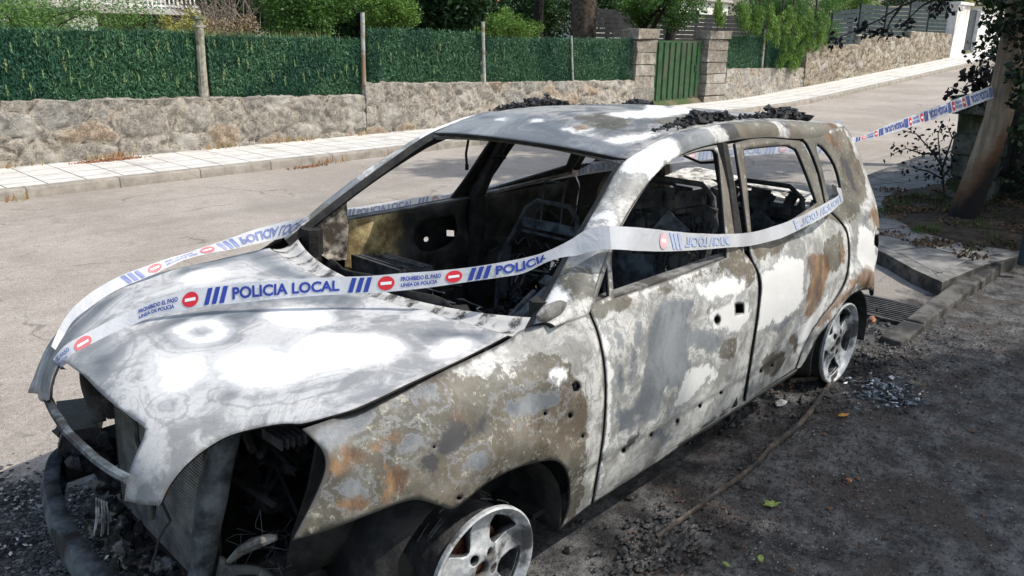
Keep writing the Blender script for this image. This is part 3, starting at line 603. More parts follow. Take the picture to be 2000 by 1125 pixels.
# seats
def seat(cx, cy, wd, top, mat=M_SPRING, base_z=.34, full=False, lean=.16, n_pl=30, post=True):
    root = bpy.data.objects.new('seat_frame', None); col.objects.link(root); root.parent = car
    h = wd / 2; mb = MB(); zt = top
    mb.tube([(cx - lean * .2, cy - h, base_z), (cx, cy - h, (base_z + zt) / 2), (cx + lean * .7, cy - h * .96, zt - .16), (cx + lean * .92, cy - h * .78, zt - .05), (cx + lean, cy - h * .5, zt), (cx + lean, cy + h * .5, zt), (cx + lean * .92, cy + h * .78, zt - .05), (cx + lean * .7, cy + h * .96, zt - .16), (cx, cy + h, (base_z + zt) / 2), (cx - lean * .2, cy + h, base_z)], .013, 8)
    for s in (-1, 1): mb.box((cx + lean * .15, cy + s * h * .97, (base_z + zt) / 2 - .10), (.07, .008, zt - base_z - .30), Matrix.Rotation(R(7), 3, 'Y'), jit=.006)
    mb.build('backrest_frame', mat, root)
    mb = MB()
    for dy in ((-.07, .07) if post else (-.08,)): mb.tube([(cx + lean * .9, cy + dy, zt - .12), (cx + lean, cy + dy, zt + .02), (cx + lean * 1.1, cy + dy, zt + (.11 if post else .04))], .006, 6)
    if post: mb.tube([(cx + lean * 1.1, cy - .07, zt + .11), (cx + lean * 1.12, cy, zt + .115), (cx + lean * 1.1, cy + .07, zt + .11)], .006, 6); mb.build('headrest_posts', mat, root)
    mb = MB(); mb.box((cx + lean * .85, cy, zt - .12), (.008, wd * .86, .05), Matrix.Rotation(R(12), 3, 'Y'), jit=.004); mb.box((cx + lean * .8, cy, zt - .17), (.008, wd * .84, .012)); mb.build('cross_plate', M_STEEL, root)
    mb = MB()
    for r in range(5):
        z = zt - .22 - r * .085; pts = []
        for k in range(33):
            t = k / 32; pts.append((cx + lean * .62 - r * .02 + .012 * math.sin(t * 25), cy - h * .9 + wd * .9 * t, z + .022 * math.sin(t * 2 * math.pi * 5)))
        mb.tube(pts, .0035, 5)
    for k in range(6):
        x0 = cx - .08 - k * .075; mb.tube([(x0 + .012 * math.sin(j * 2.1), cy - h * .85 + wd * .85 * j / 16, base_z + .03 + .02 * math.sin(j * 1.9)) for j in range(17)], .0035, 5)
    for s in (-1, 1): mb.tube([(cx, cy + s * h * .9, base_z), (cx - .45, cy + s * h * .9, base_z + .03)], .014, 6)
    mb.tube([(cx - .45, cy - h * .9, base_z + .03), (cx - .47, cy, base_z + .05), (cx - .45, cy + h * .9, base_z + .03)], .014, 6)
    mb.build('springs', mat, root)
    if full:
        mb = MB()
        for i in range(n_pl):
            z = random.uniform(base_z + .10, zt - .06); y = cy + random.uniform(-h, h) * .9; a = Matrix.Rotation(R(10 + random.uniform(-12, 12)), 3, 'Y') @ Matrix.Rotation(R(random.uniform(-25, 25)), 3, 'X')
            mb.box((cx + lean * (z - base_z) / (zt - base_z) + random.uniform(-.03, .04), y, z), (.012, random.uniform(.03, .16), random.uniform(.03, .12)), a, jit=.006)
        for i in range(14):
            y = cy + random.uniform(-h, h); mb.tube([(cx + random.uniform(-.02, .04), y, base_z + .1), (cx + lean * .5, y + random.uniform(-.06, .06), zt - .3), (cx + lean * .9, y + random.uniform(-.1, .1), zt - .05)], .006, 5)
        mb.build('backrest_plates', M_SOOT2, root, smooth=False)
        mb = MB(); mb.box((cx + lean * .5 - .05, cy - .06, zt - .20), (.03, .13, .12), Matrix.Rotation(R(35), 3, 'X') @ Matrix.Rotation(R(14), 3, 'Y'), jit=.004); mb.box((cx + lean * .3, cy + .12, zt - .42), (.02, .2, .14), Matrix.Rotation(R(-12), 3, 'X'), jit=.01); mb.build('adjuster_box', M_STEEL, root, smooth=False)
    return root
seat(1.50, .36, .46, .935, n_pl=8); seat(1.52, -.38, .50, 1.15, full=True, n_pl=75, post=False)
seat(2.42, -.36, .56, 1.03, full=True, base_z=.40, n_pl=60, post=False); seat(2.42, .36, .56, .95, full=True, base_z=.40, n_pl=60, post=False)
mb = MB()
for i in range(190): mb.lump((random.uniform(.9, 2.9), random.uniform(-.7, .7), .26 + abs(random.gauss(0, .08))), random.uniform(.02, .07), (1.2, 1.2, .7), 7, .9)
mb.build('floor_debris', M_CHARASH, car, smooth=False)
mb = MB()
for i in range(60):
    p = Vector((random.uniform(1.2, 2.6), random.uniform(-.7, .6), random.uniform(.4, .85))); pts = [p.copy()]
    for k in range(5): p += Vector((random.uniform(-.08, .08), random.uniform(-.09, .09), random.uniform(-.07, .05))); pts.append(p.copy())
    mb.tube(pts, random.choice((.002, .004, .006)), 5)
mb.build('hanging_wiring', M_SPRING, car)
mb = MB(); arc = [(1.95 + .20 * math.cos(t), .10 + .34 * math.cos(t) , 1.235 + .07 * math.sin(t)) for t in np.linspace(math.pi * .95, math.pi * 2.1, 18)]
mb.tube(arc, .014, 8, flat=.6); mb.build('sagging_headliner_bow', M_FRAME, car)
mb = MB(); mb.box((3.02, .0, .915), (.30, .95, .014), Matrix.Rotation(R(-4), 3, 'Y') @ Matrix.Rotation(R(3), 3, 'X'), jit=.012); mb.box((2.86, -.15, .94), (.16, .5, .01), Matrix.Rotation(R(14), 3, 'Y'), jit=.02); mb.build('sunlit_white_sheet', M_ASHW, car, smooth=False)  # pale sheet; its white stands for sunlight on a fallen hatch
# things hanging inside
mb = MB(); mb.tube([(1.22, .53, 1.30), (1.21, .54, 1.22), (1.215, .54, 1.16)], .007, 6); mb.box((1.215, .54, 1.155), (.014, .012, .03)); mb.build('belt_anchor', M_SOOT, car)
mb = MB(); mb.tube([(2.30, .05, 1.36), (2.29, .03, 1.25), (2.33, .0, 1.16), (2.42, -.05, 1.12), (2.52, -.1, 1.12)], .008, 6); mb.build('hanging_wire', M_SOOT, car)
mb = MB(); mb.lump((1.56, .66, 1.165), .035, (.8, .5, .6), 8, .3); mb.tube([(1.50, .66, 1.16), (1.53, .63, 1.17), (1.57, .63, 1.155), (1.58, .66, 1.15)], .008, 6); mb.build('belt_guide', M_SOOT, car)
# ---- front end
mb = MB()
V, F = quadgrid((-.60, -.34, .16), (-.60, .36, .16), (-.57, .36, .66), (-.57, -.34, .66), 2, 2); mb.add(V, F); mb.tube([(-.61, -.35, .15), (-.61, .37, .15), (-.575, .37, .67), (-.575, -.35, .67), (-.61, -.35, .15)], .016, 6)
nf = 62
for k in range(nf):
    z = .175 + .47 * k / nf; pass
mb.build('radiator', M_RAD, car, smooth=False); mb = MB()
for k in range(nf // 2 + 12):
    z = .175 + .47 * k / (nf // 2 + 12); mb.box((-.615 + .03 * (z - .16) / .5, .01, z), (.022, .69, .0045))
tag(mb.build('radiator_fins', M_FIN, car, smooth=False), kind='stuff')
def strap(pts, wds, th, nm, mat, nrm=(-1, 0, 0), hump=.012):
    V = []; F = []; P = resample(pts, 26); Wd = resample(np.array(wds)[:, None] if np.ndim(wds) == 1 else wds, 26)[:, 0]
    for i, p in enumerate(P):
        t = P[min(i + 1, 25)] - P[max(i - 1, 0)]; t /= np.linalg.norm(t); s = np.cross(t, nrm); s /= np.linalg.norm(s)
        for k in range(6): u = k / 5 - .5; V.append(p + s * u * Wd[i] + np.array(nrm) * hump * math.cos(u * math.pi * 1.2))
    for i in range(25):
        for k in range(5): F.append((i * 6 + k, (i + 1) * 6 + k, (i + 1) * 6 + k + 1, i * 6 + k + 1))
    return mk(nm, V, F, mat, car, solid=th, sharp=50)
strap([(-.56, -.47, .80), (-.60, -.44, .66), (-.64, -.42, .50), (-.66, -.38, .33), (-.68, -.36, .22), (-.66, -.34, .12)], [.060, .072, .082, .078, .06, .045], .006, 'radiator_support', M_STEEL, (-.8, -.55, 0), .035)
strap([(-.58, .50, .74), (-.62, .50, .6), (-.62, .48, .45)], [.07, .10, .06], .006, 'radiator_support', M_SOOT2, (-.9, -.4, 0))
strap([(-.56, .40, .76), (-.60, .40, .6), (-.60, .38, .42), (-.6, .38, .2)], [.05, .06, .05, .05], .006, 'radiator_support', M_SOOT, (-.9, -.4, 0))
mb = MB(); mb.tube([(-.58, .5, .55), (-.60, .35, .60), (-.59, .1, .64), (-.58, -.1, .665), (-.57, -.38, .68)], .018, 8); mb.tube([(-.6, .48, .52), (-.62, .30, .60), (-.6, .22, .66)], .014, 6); mb.build('lock_carrier', M_SOOT2, car)
mb = MB(); mb.tube([U(92, 776, 0, -.80), U(108, 808, 0, -.825), U(132, 845, 0, -.845), U(160, 872, 0, -.85), U(190, 899, 0, -.85), U(220, 920, 0, -.84), U(250, 936, 0, -.825)], .014, 8, flat=.8)
mb.build('grille_crossbar', M_STEEL, car)
mb = MB(); bp = [(-.66, .66, .27), (-.74, .60, .27), (-.80, .48, .27), (-.85, .28, .265), (-.875, .05, .26), (-.875, -.15, .26), (-.86, -.35, .26), (-.82, -.52, .26), (-.74, -.64, .26)]
V = []; P = resample(bp, 50)
for i, p in enumerate(P):
    t = P[min(i + 1, 49)] - P[max(i - 1, 0)]; s = np.cross(t, (0, 0, 1)); s /= np.linalg.norm(s)
    if s[0] > 0: s = -s
    for du, dz in ((-.03, .045), (.012, .050), (.024, .02), (.024, -.02), (.012, -.05), (-.03, -.045)): V.append(p + s * du + np.array([0, 0, dz]))
F = [(i * 6 + k, (i + 1) * 6 + k, (i + 1) * 6 + k + 1, i * 6 + k + 1) for i in range(49) for k in range(5)]
mk('bumper_beam', V, F, M_STEEL, car, solid=.006, sharp=30)
mb.box((-.655, .59, .405), (.12, .26, .085), Matrix.Rotation(R(-18), 3, 'Z'), jit=.02)
for i in range(40): mb.lump((-.66 + random.uniform(-.06, .05), .55 + random.uniform(-.15, .12), .36 + random.uniform(-.08, .05)), random.uniform(.012, .035), (1, 1.2, 1), 7, .9)
mb.build('crash_box', M_CHAR, car, smooth=False)
mb = MB()
for i in range(90): mb.lump((-.66 + random.gauss(0, .05), random.uniform(-.36, .55), .10 + abs(random.gauss(0, .035))), random.uniform(.012, .035), (1, 1.2, .8), 7, .9)
mb.build('melted_bumper_debris', M_CHARASH, car, smooth=False)
mb = MB()
for i in range(2):
    p = Vector((-.64, random.uniform(-.3, .52), random.uniform(.35, .62))); pts = [p.copy()]
    for k in range(6): p += Vector((random.uniform(-.02, .015), random.uniform(-.03, .03), -random.uniform(.02, .07))); pts.append(p.copy())
    mb = MB(); mb.tube(pts, random.uniform(.003, .008), 6); mb.build('burnt_hose', M_SOOT2, car)
for yy in (.58, -.55): mb = MB(); mb.box((-.61, yy, .28), (.26, .09, .12), jit=.01); mb.build('crash_box', M_SOOT, car, smooth=False)
# engine bay
mb = MB()
for s in (-1, 1):
    V, F = quadgrid((-.52, s * .60, .30), (.42, s * .62, .30), (.42, s * .66, .82), (-.40, s * .64, .74), 12, 6, lambda p: np.array([0, .03 * math.sin(p[0] * 15) * math.sin(p[2] * 11), 0])); mb = MB(); mb.add(V, F); mb.build('inner_wing', M_SOOT, car, solid=.01)
mb = MB(); V, F = quadgrid((-.62, -.62, .16), (.45, -.62, .16), (.45, .62, .16), (-.62, .62, .16), 8, 8); mb.add(V, F); mb.build('undertray', M_SOOT, car, solid=.01)
mb = MB(); mb.box((-.05, .10, .34), (.40, .55, .30), jit=.03)
for i in range(110): mb.lump((random.uniform(-.40, .2), random.uniform(-.55, .5), random.uniform(.25, .58)), random.uniform(.015, .06), (1, 1.2, .8), 8, .9)
for i in range(12): mb.tube([(-.5 + random.uniform(0, .5), -.56 + random.uniform(0, .9), random.uniform(.4, .68)) for _ in range(4)], random.uniform(.006, .016), 6)
mb.build('engine', M_CHAR, car)
mb = MB()
for i in range(24):
    p = Vector((-.50, -.52, .36)) + Vector((random.uniform(-.06, .1), random.uniform(-.12, .1), random.uniform(-.05, .05))); pts = [p.copy()]
    for k in range(5): p += Vector((random.uniform(-.05, .05), random.uniform(-.06, .05), random.uniform(-.06, .03))); pts.append(p.copy())
    mb.tube(pts, .0013, 4)
mb.build('wiring', M_SPRING, car)
mb = MB()
for k in range(5): mb.box((-.50 + .018 * k, -.56, .735 - .002 * k), (.006, .10, .03))
mb.build('heat_exchanger_fins', M_SPRING, car, smooth=False)
# subframe below the headlight opening
mb = MB(); V, F = quadgrid((-.66, -.40, .24), (-.60, -.66, .20), (-.56, -.66, .33), (-.62, -.40, .36), 14, 8, lambda p: np.array([.015 * math.sin(p[1] * 30), 0, .02 * math.sin(p[1] * 20)])); mb.add(V, F); mb.build('front_subframe', M_FRAME, car, solid=.012)
mb = MB(); mb.tube([U(448, 1096, 0, -.62), U(470, 1076, 0, -.61), U(495, 1062, 0, -.60), U(520, 1054, 0, -.59), U(540, 1050, 0, -.57)], [.012, .020, .024, .020, .01], 8, flat=.7); mb.build('crossmember', M_FRAME, car)
mb = MB(); mb.box((-.55, -.62, .22), (.12, .10, .2), jit=.02); mb.build('tow_bracket', M_SOOT2, car, smooth=False); mb = MB(); mb.tube([(-.5, -.3, .17), (-.3, -.55, .17), (0, -.7, .2)], .03, 8); mb.build('lower_arm', M_SOOT2, car)
# wheel housings
for cx in (0, 2.63):
    for s in (-1, 1):
        V = []; F = []; rr = .36 if cx < 1 else .345; na = 30
        for i in range(na + 1):
            a = math.pi * (-.08 + 1.16 * i / na)
            for y in (.86 if cx > 1 else .845, .70, .58): V.append((cx + rr * math.cos(a) * 1.02, s * y, (.22 if cx > 1 else .24) + rr * .86 * math.sin(a) + .0 * y))
        for i in range(na):
            for j in range(2): F.append((i * 3 + j, (i + 1) * 3 + j, (i + 1) * 3 + j + 1, i * 3 + j + 1))
        b = len(V)
        for i in range(na + 1): F  # keep the fan simple
        V.append((cx, s * .58, .22)); F += [(i * 3 + 2, (i + 1) * 3 + 2, b) for i in range(na)]
        mk('wheel_housing', V, F, M_SOOT, car, solid=.008)
# wheels
def wheel(cx, s, rot, yaw=0.0, camber=0.0):
    root = bpy.data.objects.new('wheel', None); col.objects.link(root); root.parent = car; root.location = (cx, s * .795, .2245 if cx > 1 else .2035); root.scale = (1, 1, 1) if cx > 1 else (.955, 1, .955)
    yo = .062  # outer face ahead of the hub plane
    def fd(u, v):
        r = np.hypot(u, v); return np.stack([u, -(yo - .010 - .020 * sm(r, .05, .12) + .016 * sm(r, .15, .195)), v], -1)
    S = Surf.__new__(Surf); S.fn = fd; S.sc = np.array((1, 1)); S.inv = lambda P: np.array(P)
    circ = lambda r, n, cx=0, cy=0: np.array([(cx + r * math.cos(t), cy + r * math.sin(t)) for t in np.linspace(0, 2 * math.pi, n, endpoint=False)])
    hs = [circ(.030, 20)]
    for k in range(5):
        a = rot + 2 * math.pi * (k + .5) / 5; pts = []
        for r, w_ in ((.092, .08), (.105, .22), (.15, .33), (.180, .365)): pts.append((r, -w_))
        arc = [(.186, q) for q in np.linspace(-.34, .34, 9)]
        pts = pts + arc + [(r, w_) for r, w_ in ((.180, .365), (.15, .33), (.105, .22), (.092, .08))]
        hs.append(np.array([(r * math.cos(a + q), r * math.sin(a + q)) for r, q in pts]))
        a2 = rot + 2 * math.pi * k / 5; hs.append(circ(.0175, 12, .059 * math.cos(a2 + .63), .059 * math.sin(a2 + .63)))
    d = cut_uv(S, circ(.199, 90), hs, .008)
    me_V = d[0]
    P0 = Vector(root.location)
    def put(V): return [tuple(np.array(v) * [1, 1, 1] + np.array([cx, s * .80, .2245])) for v in V]
    o = sheet('spokes', (np.array(me_V) * [1, -s, 1], d[1], d[2]), (0, s, 0), [M_ALLOY, M_SOOT2], None, solid=.028, mirror=False)
    o.parent = root; o.data.set_sharp_from_angle(angle=R(40))
    mb = MB(); mb.lathe([(.188, yo - .03), (.200, yo - .008), (.206, yo + .004), (.216, yo + .010), (.2225, yo + .006), (.2225, yo - .008), (.212, yo - .014), (.206, yo - .022)], (0, 0, 0), n=72, sgn=s); o = mb.build('rim', M_ALLOY, None, sharp=40); o.parent = root; mb = MB(); mb.lathe([(.206, yo - .022), (.198, yo - .05), (.192, -.09), (.200, -.12), (.2225, -.13), (.2225, -.145), (.19, -.13), (.182, yo - .05), (.188, yo - .03)], (0, 0, 0), n=72, sgn=s); o = mb.build('rim_barrel', M_SOOT2, None, sharp=40); o.parent = root  # barrel's soot colour also stands for the shadow beside the rim
    mb = MB(); mb.lathe([(.03, -.015), (.135, -.015), (.135, -.035), (.03, -.035)], (0, 0, 0), n=40, sgn=s); mb.lathe([(0, .022), (.065, .022), (.07, -.03)], (0, 0, 0), n=24, sgn=s); o = mb.build('brake_disc', M_RUST, None, sharp=40); o.parent = root
    mb = MB()
    for k in range(26):
        a = random.uniform(0, 2 * math.pi); r = .205 + random.uniform(0, .02)
        if math.sin(a) < -.9: continue
        yw = random.uniform(-.11, .03)
        mb.tube([(r * math.cos(a + q), yw * s, r * math.sin(a + q)) for q in (0, .1, .22, .3)], .0022, 4)
    o = mb.build('tyre_wire', M_SPRING, None); o.parent = root
    root.rotation_euler = (R(camber), 0, R(yaw))
    return root
# wheels: yaw about the vertical, near pair first
wheel(0, -1, R(85), yaw=0); wheel(2.63, -1, R(97)); wheel(0, 1, R(20)); wheel(2.63, 1, R(60))
# ---------------------------------------------------------------- ground, road, pavements
def g0(x): x = np.asarray(x, float); return .055 * (np.sqrt((x - 20) ** 2 + 3) + (x - 20)) / 2 - .002
def lines(segs):
    out = []
    for a, b, s in segs: out += list(np.arange(a, b - 1e-6, s))
    return np.array(out + [segs[-1][1]])
def grid_sheet(name, xs, ys, zf, mat, attrs=None, kind='structure'):
    X, Y = np.meshgrid(xs, ys, indexing='ij'); Z = zf(X, Y); ny = len(ys)
    V = np.stack([X.ravel(), Y.ravel(), Z.ravel()], 1); i, j = np.meshgrid(np.arange(len(xs) - 1), np.arange(ny - 1), indexing='ij'); k = (i * ny + j).ravel()
    F = np.stack([k, k + ny, k + ny + 1, k + 1], 1)
    o = mk(name, V, F, mat, attrs={a: f(X, Y).ravel() for a, f in (attrs or {}).items()}); return tag(o, kind=kind)
def npnoise(X, Y, f, seed=0, oct=3):
    sh = X.shape; out = np.zeros(X.size); x = X.ravel(); y = Y.ravel()
    for k in range(X.size): out[k] = mnoise.fractal((x[k] * f, y[k] * f, seed), .6, 2.0, oct)
    return out.reshape(sh)
def gpoly(P): return np.array([U(p[0], p[1], 2, 0.0)[:2] for p in P])
CHAR = [np.array([(-.75, 1.15), (-.45, .95), (.2, .9), (1.5, .85), (3.3, .8), (4.0, .45), (4.3, -.5), (5.1, -.75), (7.5, -1.0), (9, -1.6), (9, -9), (-9, -9), (-9, 1.0), (-2.0, 1.5), (-1.2, 1.3)])]
def char_at(X, Y):
    P = np.stack([X.ravel(), Y.ravel()], 1); d = np.full(len(P), -3.0)
    near = (P[:, 0] > -12) & (P[:, 0] < 12) & (P[:, 1] < 4); d[near] = sdist(P[near], CHAR[0]); return np.clip(d, -1, 1).reshape(X.shape)
xs = lines([(-80, -20, 4), (-20, -3, 1.0), (-3, 0, .05), (0, 4.5, .045), (4.5, 9, .08), (9, 40, .5), (40, 140, 2)])
ys = lines([(-30, -4, 2.0), (-4, -2.4, .12), (-2.4, 1.4, .045), (1.4, 4, .12), (4, 7.4, .3), (7.4, 7.62, .11)])
def road_z(X, Y):
    Z = g0(X); m = (X > -3) & (X < 9) & (Y > -4) & (Y < 1.6)
    n = np.zeros(X.shape); n[m] = npnoise(X[m], Y[m], 9, 3, 4) * .0045 + np.maximum(0, npnoise(X[m], Y[m], 2.2, 7, 4)) * .006
    k = np.clip(char_at(X, Y) * 6 + .2, 0.12, 1); return Z + n * k - .003
n = N('road_asphalt'); big = n.noise(.55, 4, .55); mid = n.noise(5, 6, .65); fine = n.noise(75, 4, .8); agg = n.vor(120)
wpos = n.map((1, 1, 1)); 
wd = n.n('ShaderNodeVectorMath', operation='ADD'); n.put(wd.inputs[0], wpos); sv = n.n('ShaderNodeVectorMath', operation='SCALE'); n.put(sv.inputs[0], n.noise(1.6, 4, .6, out='Color')); sv.inputs['Scale'].default_value = .55; n.put(wd.inputs[1], sv.outputs[0])
crk = n.math('MULTIPLY', n.ramp(n.vor(.62, 'DISTANCE_TO_EDGE', v=wd.outputs[0]), .012, .003), n.ramp(n.noise(1.2, 3, .6), .46, .56))
crk2 = n.math('MULTIPLY', n.ramp(n.vor(3.2, 'DISTANCE_TO_EDGE', v=wd.outputs[0]), .035, .008), n.ramp(n.noise(.9, 3, .6), .50, .60))
c = n.mix(n.ramp(n.math('ADD', n.math('MULTIPLY', big, .6), n.math('MULTIPLY', mid, .4)), .38, .62), (.335, .295, .255), (.45, .405, .36))
c = n.mix(n.ramp(fine, .35, .7, 0, .6), c, (.17, .15, .135)); c = n.mix(n.ramp(n.noise(28, 5, .8), .50, .66, 0, .5), c, (.15, .135, .12)); c = n.mix(n.ramp(n.noise(30, 5, .8, v=n.map(loc=(5, 5, 5))), .54, .66, 0, .45), c, (.56, .52, .47)); c = n.mix(n.ramp(agg, .25, .05, 0, .5), c, (.46, .44, .42))
c = n.mix(n.math('MAXIMUM', n.math('MULTIPLY', crk, .5), n.math('MULTIPLY', crk2, .22)), c, (.10, .09, .085))
c = n.mix(n.ramp(n.noise(.33, 5, .65, v=n.map((1, .45, 1))), .52, .60, 0, .5), c, (.24, .215, .19)); c = n.mix(n.ramp(n.noise(.9, 4, .6, v=n.map((.12, 1.6, 1))), .56, .66, 0, .35), c, (.22, .20, .18))
cs = n.math('ADD', n.attr('char'), n.math('ADD', n.math('MULTIPLY', n.math('SUBTRACT', n.noise(3.2, 6, .65), .5), .9), n.math('MULTIPLY', n.math('SUBTRACT', n.noise(22, 5, .7), .5), .22)))
blk = n.mix(n.ramp(n.noise(7, 8, .75), .36, .66), (.018, .018, .020), (.165, .162, .158)); blk = n.mix(n.ramp(n.noise(2.3, 5, .65, dist=.6), .50, .64), blk, (.060, .046, .040))
blk = n.mix(n.ramp(n.noise(1.5, 6, .7, v=n.map(loc=(3, 4, 0))), .56, .68, 0, .65), blk, (.13, .125, .12))
sp1 = n.ramp(n.vor(60), .16, .06); blk = n.mix(n.math('MULTIPLY', sp1, n.ramp(n.noise(9, 4, .7), .50, .62, 0, .8)), blk, (.30, .29, .27))
sp2 = n.ramp(n.vor(150), .28, .10); blk = n.mix(n.math('MULTIPLY', sp2, .5), blk, (.26, .255, .25)); blk = n.mix(n.ramp(n.noise(48, 5, .8), .52, .62, 0, .8), blk, (.012, .012, .013))
c = n.mix(n.ramp(cs, -.10, .16), c, blk)
n.bump(n.math('ADD', n.math('ADD', fine, n.math('MULTIPLY', agg, .8)), n.math('MULTIPLY', n.noise(30, 8, .8), n.ramp(cs, -.1, .16, 0, 3.0))), .75, .007)
M_ROAD = n.out(c, n.ramp(cs, -.1, .2, .9, .62), 0, .35)
grid_sheet('road', xs, ys, road_z, M_ROAD, {'char': char_at})
n = N('earth'); c = n.mix(n.noise(1.5, 6, .7), (.09, .07, .045), (.20, .17, .11)); c = n.mix(n.ramp(n.noise(.6, 5, .6), .45, .6), c, (.05, .075, .025)); M_EARTH = n.out(c, .95)
grid_sheet('ground', lines([(-600, -60, 60), (-60, 140, 4), (140, 900, 60)]), lines([(-600, -60, 60), (-60, 9.2, 4), (9.2, 9.5, .3), (9.5, 60, 3), (60, 900, 60)]), lambda X, Y: g0(X) + np.where(Y > 9.4, .30 + .0 * X, -.06), M_EARTH)
# paving
def paving(name, c1, c2, tile, joint=(.10, .09, .08), dirt=.4, rot=0.0, soot=None):
    n = N(name); b = n.n('ShaderNodeTexBrick'); n.put(b.inputs['Vector'], n.map((1 / tile, 1 / tile, 1), (0, 0, rot))); b.offset = 0.0; b.inputs['Scale'].default_value = 1.0
    b.inputs['Brick Width'].default_value = 1.0; b.inputs['Row Height'].default_value = 1.0; b.inputs['Mortar Size'].default_value = .022; b.inputs['Mortar Smooth'].default_value = .3
    b.inputs['Color1'].default_value = (0.1, .1, .1, 1); b.inputs['Color2'].default_value = (.9, .9, .9, 1); b.inputs['Bias'].default_value = 0
    f = n.math('MULTIPLY', n.noise(6, 7, .7), 1.0); c = n.mix(n.ramp(f, .35, .65), c1, c2); c = n.mix(n.math('MULTIPLY', n.sep(b.outputs[0])[0], .25), c, c1)
    c = n.mix(n.ramp(n.noise(2.2, 6, .7), .5, .68, 0, dirt), c, (.22, .20, .175))
    if soot is not None:
        x = n.sep(); s = n.math('ADD', n.math('MULTIPLY', n.math('ADD', x[0], n.math('MULTIPLY', x[1], -.6)), 1.0), n.math('MULTIPLY', n.noise(3, 5, .65), 1.6)); c = n.mix(n.ramp(s, soot + 1.0, soot - .2, 0, .8), c, (.05, .048, .045))
    c = n.mix(n.math('MULTIPLY', b.outputs['Fac'], n.ramp(n.noise(3, 4, .7), .3, .5, .35, 1)), c, joint); n.bump(n.math('SUBTRACT', n.noise(40, 5, .7), n.math('MULTIPLY', b.outputs['Fac'], 2.0)), .4, .006)
    return n.out(c, .9)
M_TILE = paving('pale_paving', (.50, .485, .46), (.63, .615, .59), .42, dirt=.45)
M_KERB = simple('kerb_concrete', (.26, .245, .22), (.42, .40, .36), 7, .9, 0, .4, .006, .3, 8, (.20, .185, .16), 2.5)
KH = .115
kx = lines([(-40, -4, 3), (-4, 20, .4), (20, 60, 1.0), (60, 140, 4)])
def strip_mesh(name, xs_, prof, mat, kind='structure', cutj=None):
    V = []; F = []; m = len(prof)
    for x in xs_:
        for y, z in prof: V.append((x, y + .012 * mnoise.noise((x * .7, y, 1)), float(g0(x)) + z + .004 * mnoise.noise((x * 1.3, y * 3, 5))))
    for i in range(len(xs_) - 1):
        for k in range(m - 1): F.append((i * m + k, i * m + k + 1, (i + 1) * m + k + 1, (i + 1) * m + k))
    o = mk(name, V, F, mat, sharp=40); return tag(o, kind=kind) if kind else o
n = N('kerb_stones'); x = n.sep(); fr = n.math('ABSOLUTE', n.math('SUBTRACT', n.math('FRACT', n.math('DIVIDE', x[0], 1.0)), .5))
c = n.mix(n.ramp(n.noise(5, 7, .7), .35, .65), (.20, .18, .155), (.33, .30, .26)); c = n.mix(n.ramp(n.noise(1.8, 5, .7), .5, .65, 0, .6), c, (.24, .215, .185)); c = n.mix(n.ramp(fr, .488, .496), c, (.10, .09, .08)); n.bump(n.noise(40, 6, .7), .4, .006); M_KST = n.out(c, .9)
strip_mesh('kerb', kx, [(7.60, -.05), (7.60, KH - .022), (7.612, KH - .006), (7.63, KH), (7.75, KH + .001), (7.753, KH - .02)], M_KST)
strip_mesh('pavement', kx, [(7.745, KH - .02), (7.755, KH + .003), (8.0, KH + .004), (8.4, KH + .006), (8.9, KH + .008), (9.32, KH + .010)], M_TILE)
# near pavement: a raised corner of slabs, its kerb facing the burnt bay
NP = np.array([(4.66, -.78), (4.86, -.52), (5.16, -.22), (5.55, .28), (6.2, .80), (7.2, 1.15), (9, 1.45), (14, 1.7), (24, 1.9), (60, 2.2), (60, -3.5), (9.5, -3.5), (7.0, -1.25), (5.4, -.86)])
n = N('near_paving'); M_TILE2 = paving('sooty_paving', (.14, .136, .128), (.26, .252, .24), .60, (.035, .033, .03), .5, R(22))
def slab(name, poly, z0, z1, mat, matside, kind):
    V = [(x, y, z1 + float(g0(x))) for x, y in poly] + [(x, y, z0 + float(g0(x))) for x, y in poly]; n_ = len(poly); F = [tuple(range(n_))] + [(i, n_ + i, n_ + (i + 1) % n_, (i + 1) % n_) for i in range(n_)]
    bm = bmesh.new(); vs = [bm.verts.new(v) for v in V]
    for f in F: bm.faces.new([vs[i] for i in f])
    bmesh.ops.recalc_face_normals(bm, faces=bm.faces); bmesh.ops.triangulate(bm, faces=[f for f in bm.faces if len(f.verts) > 4])
    me = bpy.data.meshes.new(name); bm.to_mesh(me); bm.free(); me.materials.append(mat); me.materials.append(matside)
    for p in me.polygons: p.material_index = 0 if abs(p.normal.z) > .7 else 1
    o = bpy.data.objects.new(name, me); col.objects.link(o); return tag(o, kind=kind)
def inset(poly, d):
    c = []; n_ = len(poly)
    for i in range(n_):
        a, b, e = poly[i - 1], poly[i], poly[(i + 1) % n_]; t = (e - a) / np.linalg.norm(e - a); nn = np.array([-t[1], t[0]]); c.append(b + nn * d)
    return np.array(c)
NPs = spline([(p[0], p[1], 1) if i in (0, 9, 10, 11, 12, 13) else tuple(p) for i, p in enumerate(NP)], .25)
M_KERB2 = simple('sooty_kerb', (.035, .033, .031), (.125, .118, .108), 8, .9, 0, .5, .006, .3, 8, (.03, .03, .03), 3)
ins = NPs.copy(); cen_ = NPs.mean(0); sgn_ = 1
a_ = inset(NPs, .13); b_ = inset(NPs, -.13); ins = a_ if inside(a_[:20], NPs).mean() > .5 else b_
slab('kerb', NPs, -.05, .112, simple('sooty_kerb_top', (.12, .115, .108), (.23, .225, .21), 8, .9, 0, .4, .006, .2, 8, (.07, .067, .063), 3), M_KERB2, 'structure'); slab('pavement', ins, .10, .114, M_TILE2, M_KERB2, 'structure')
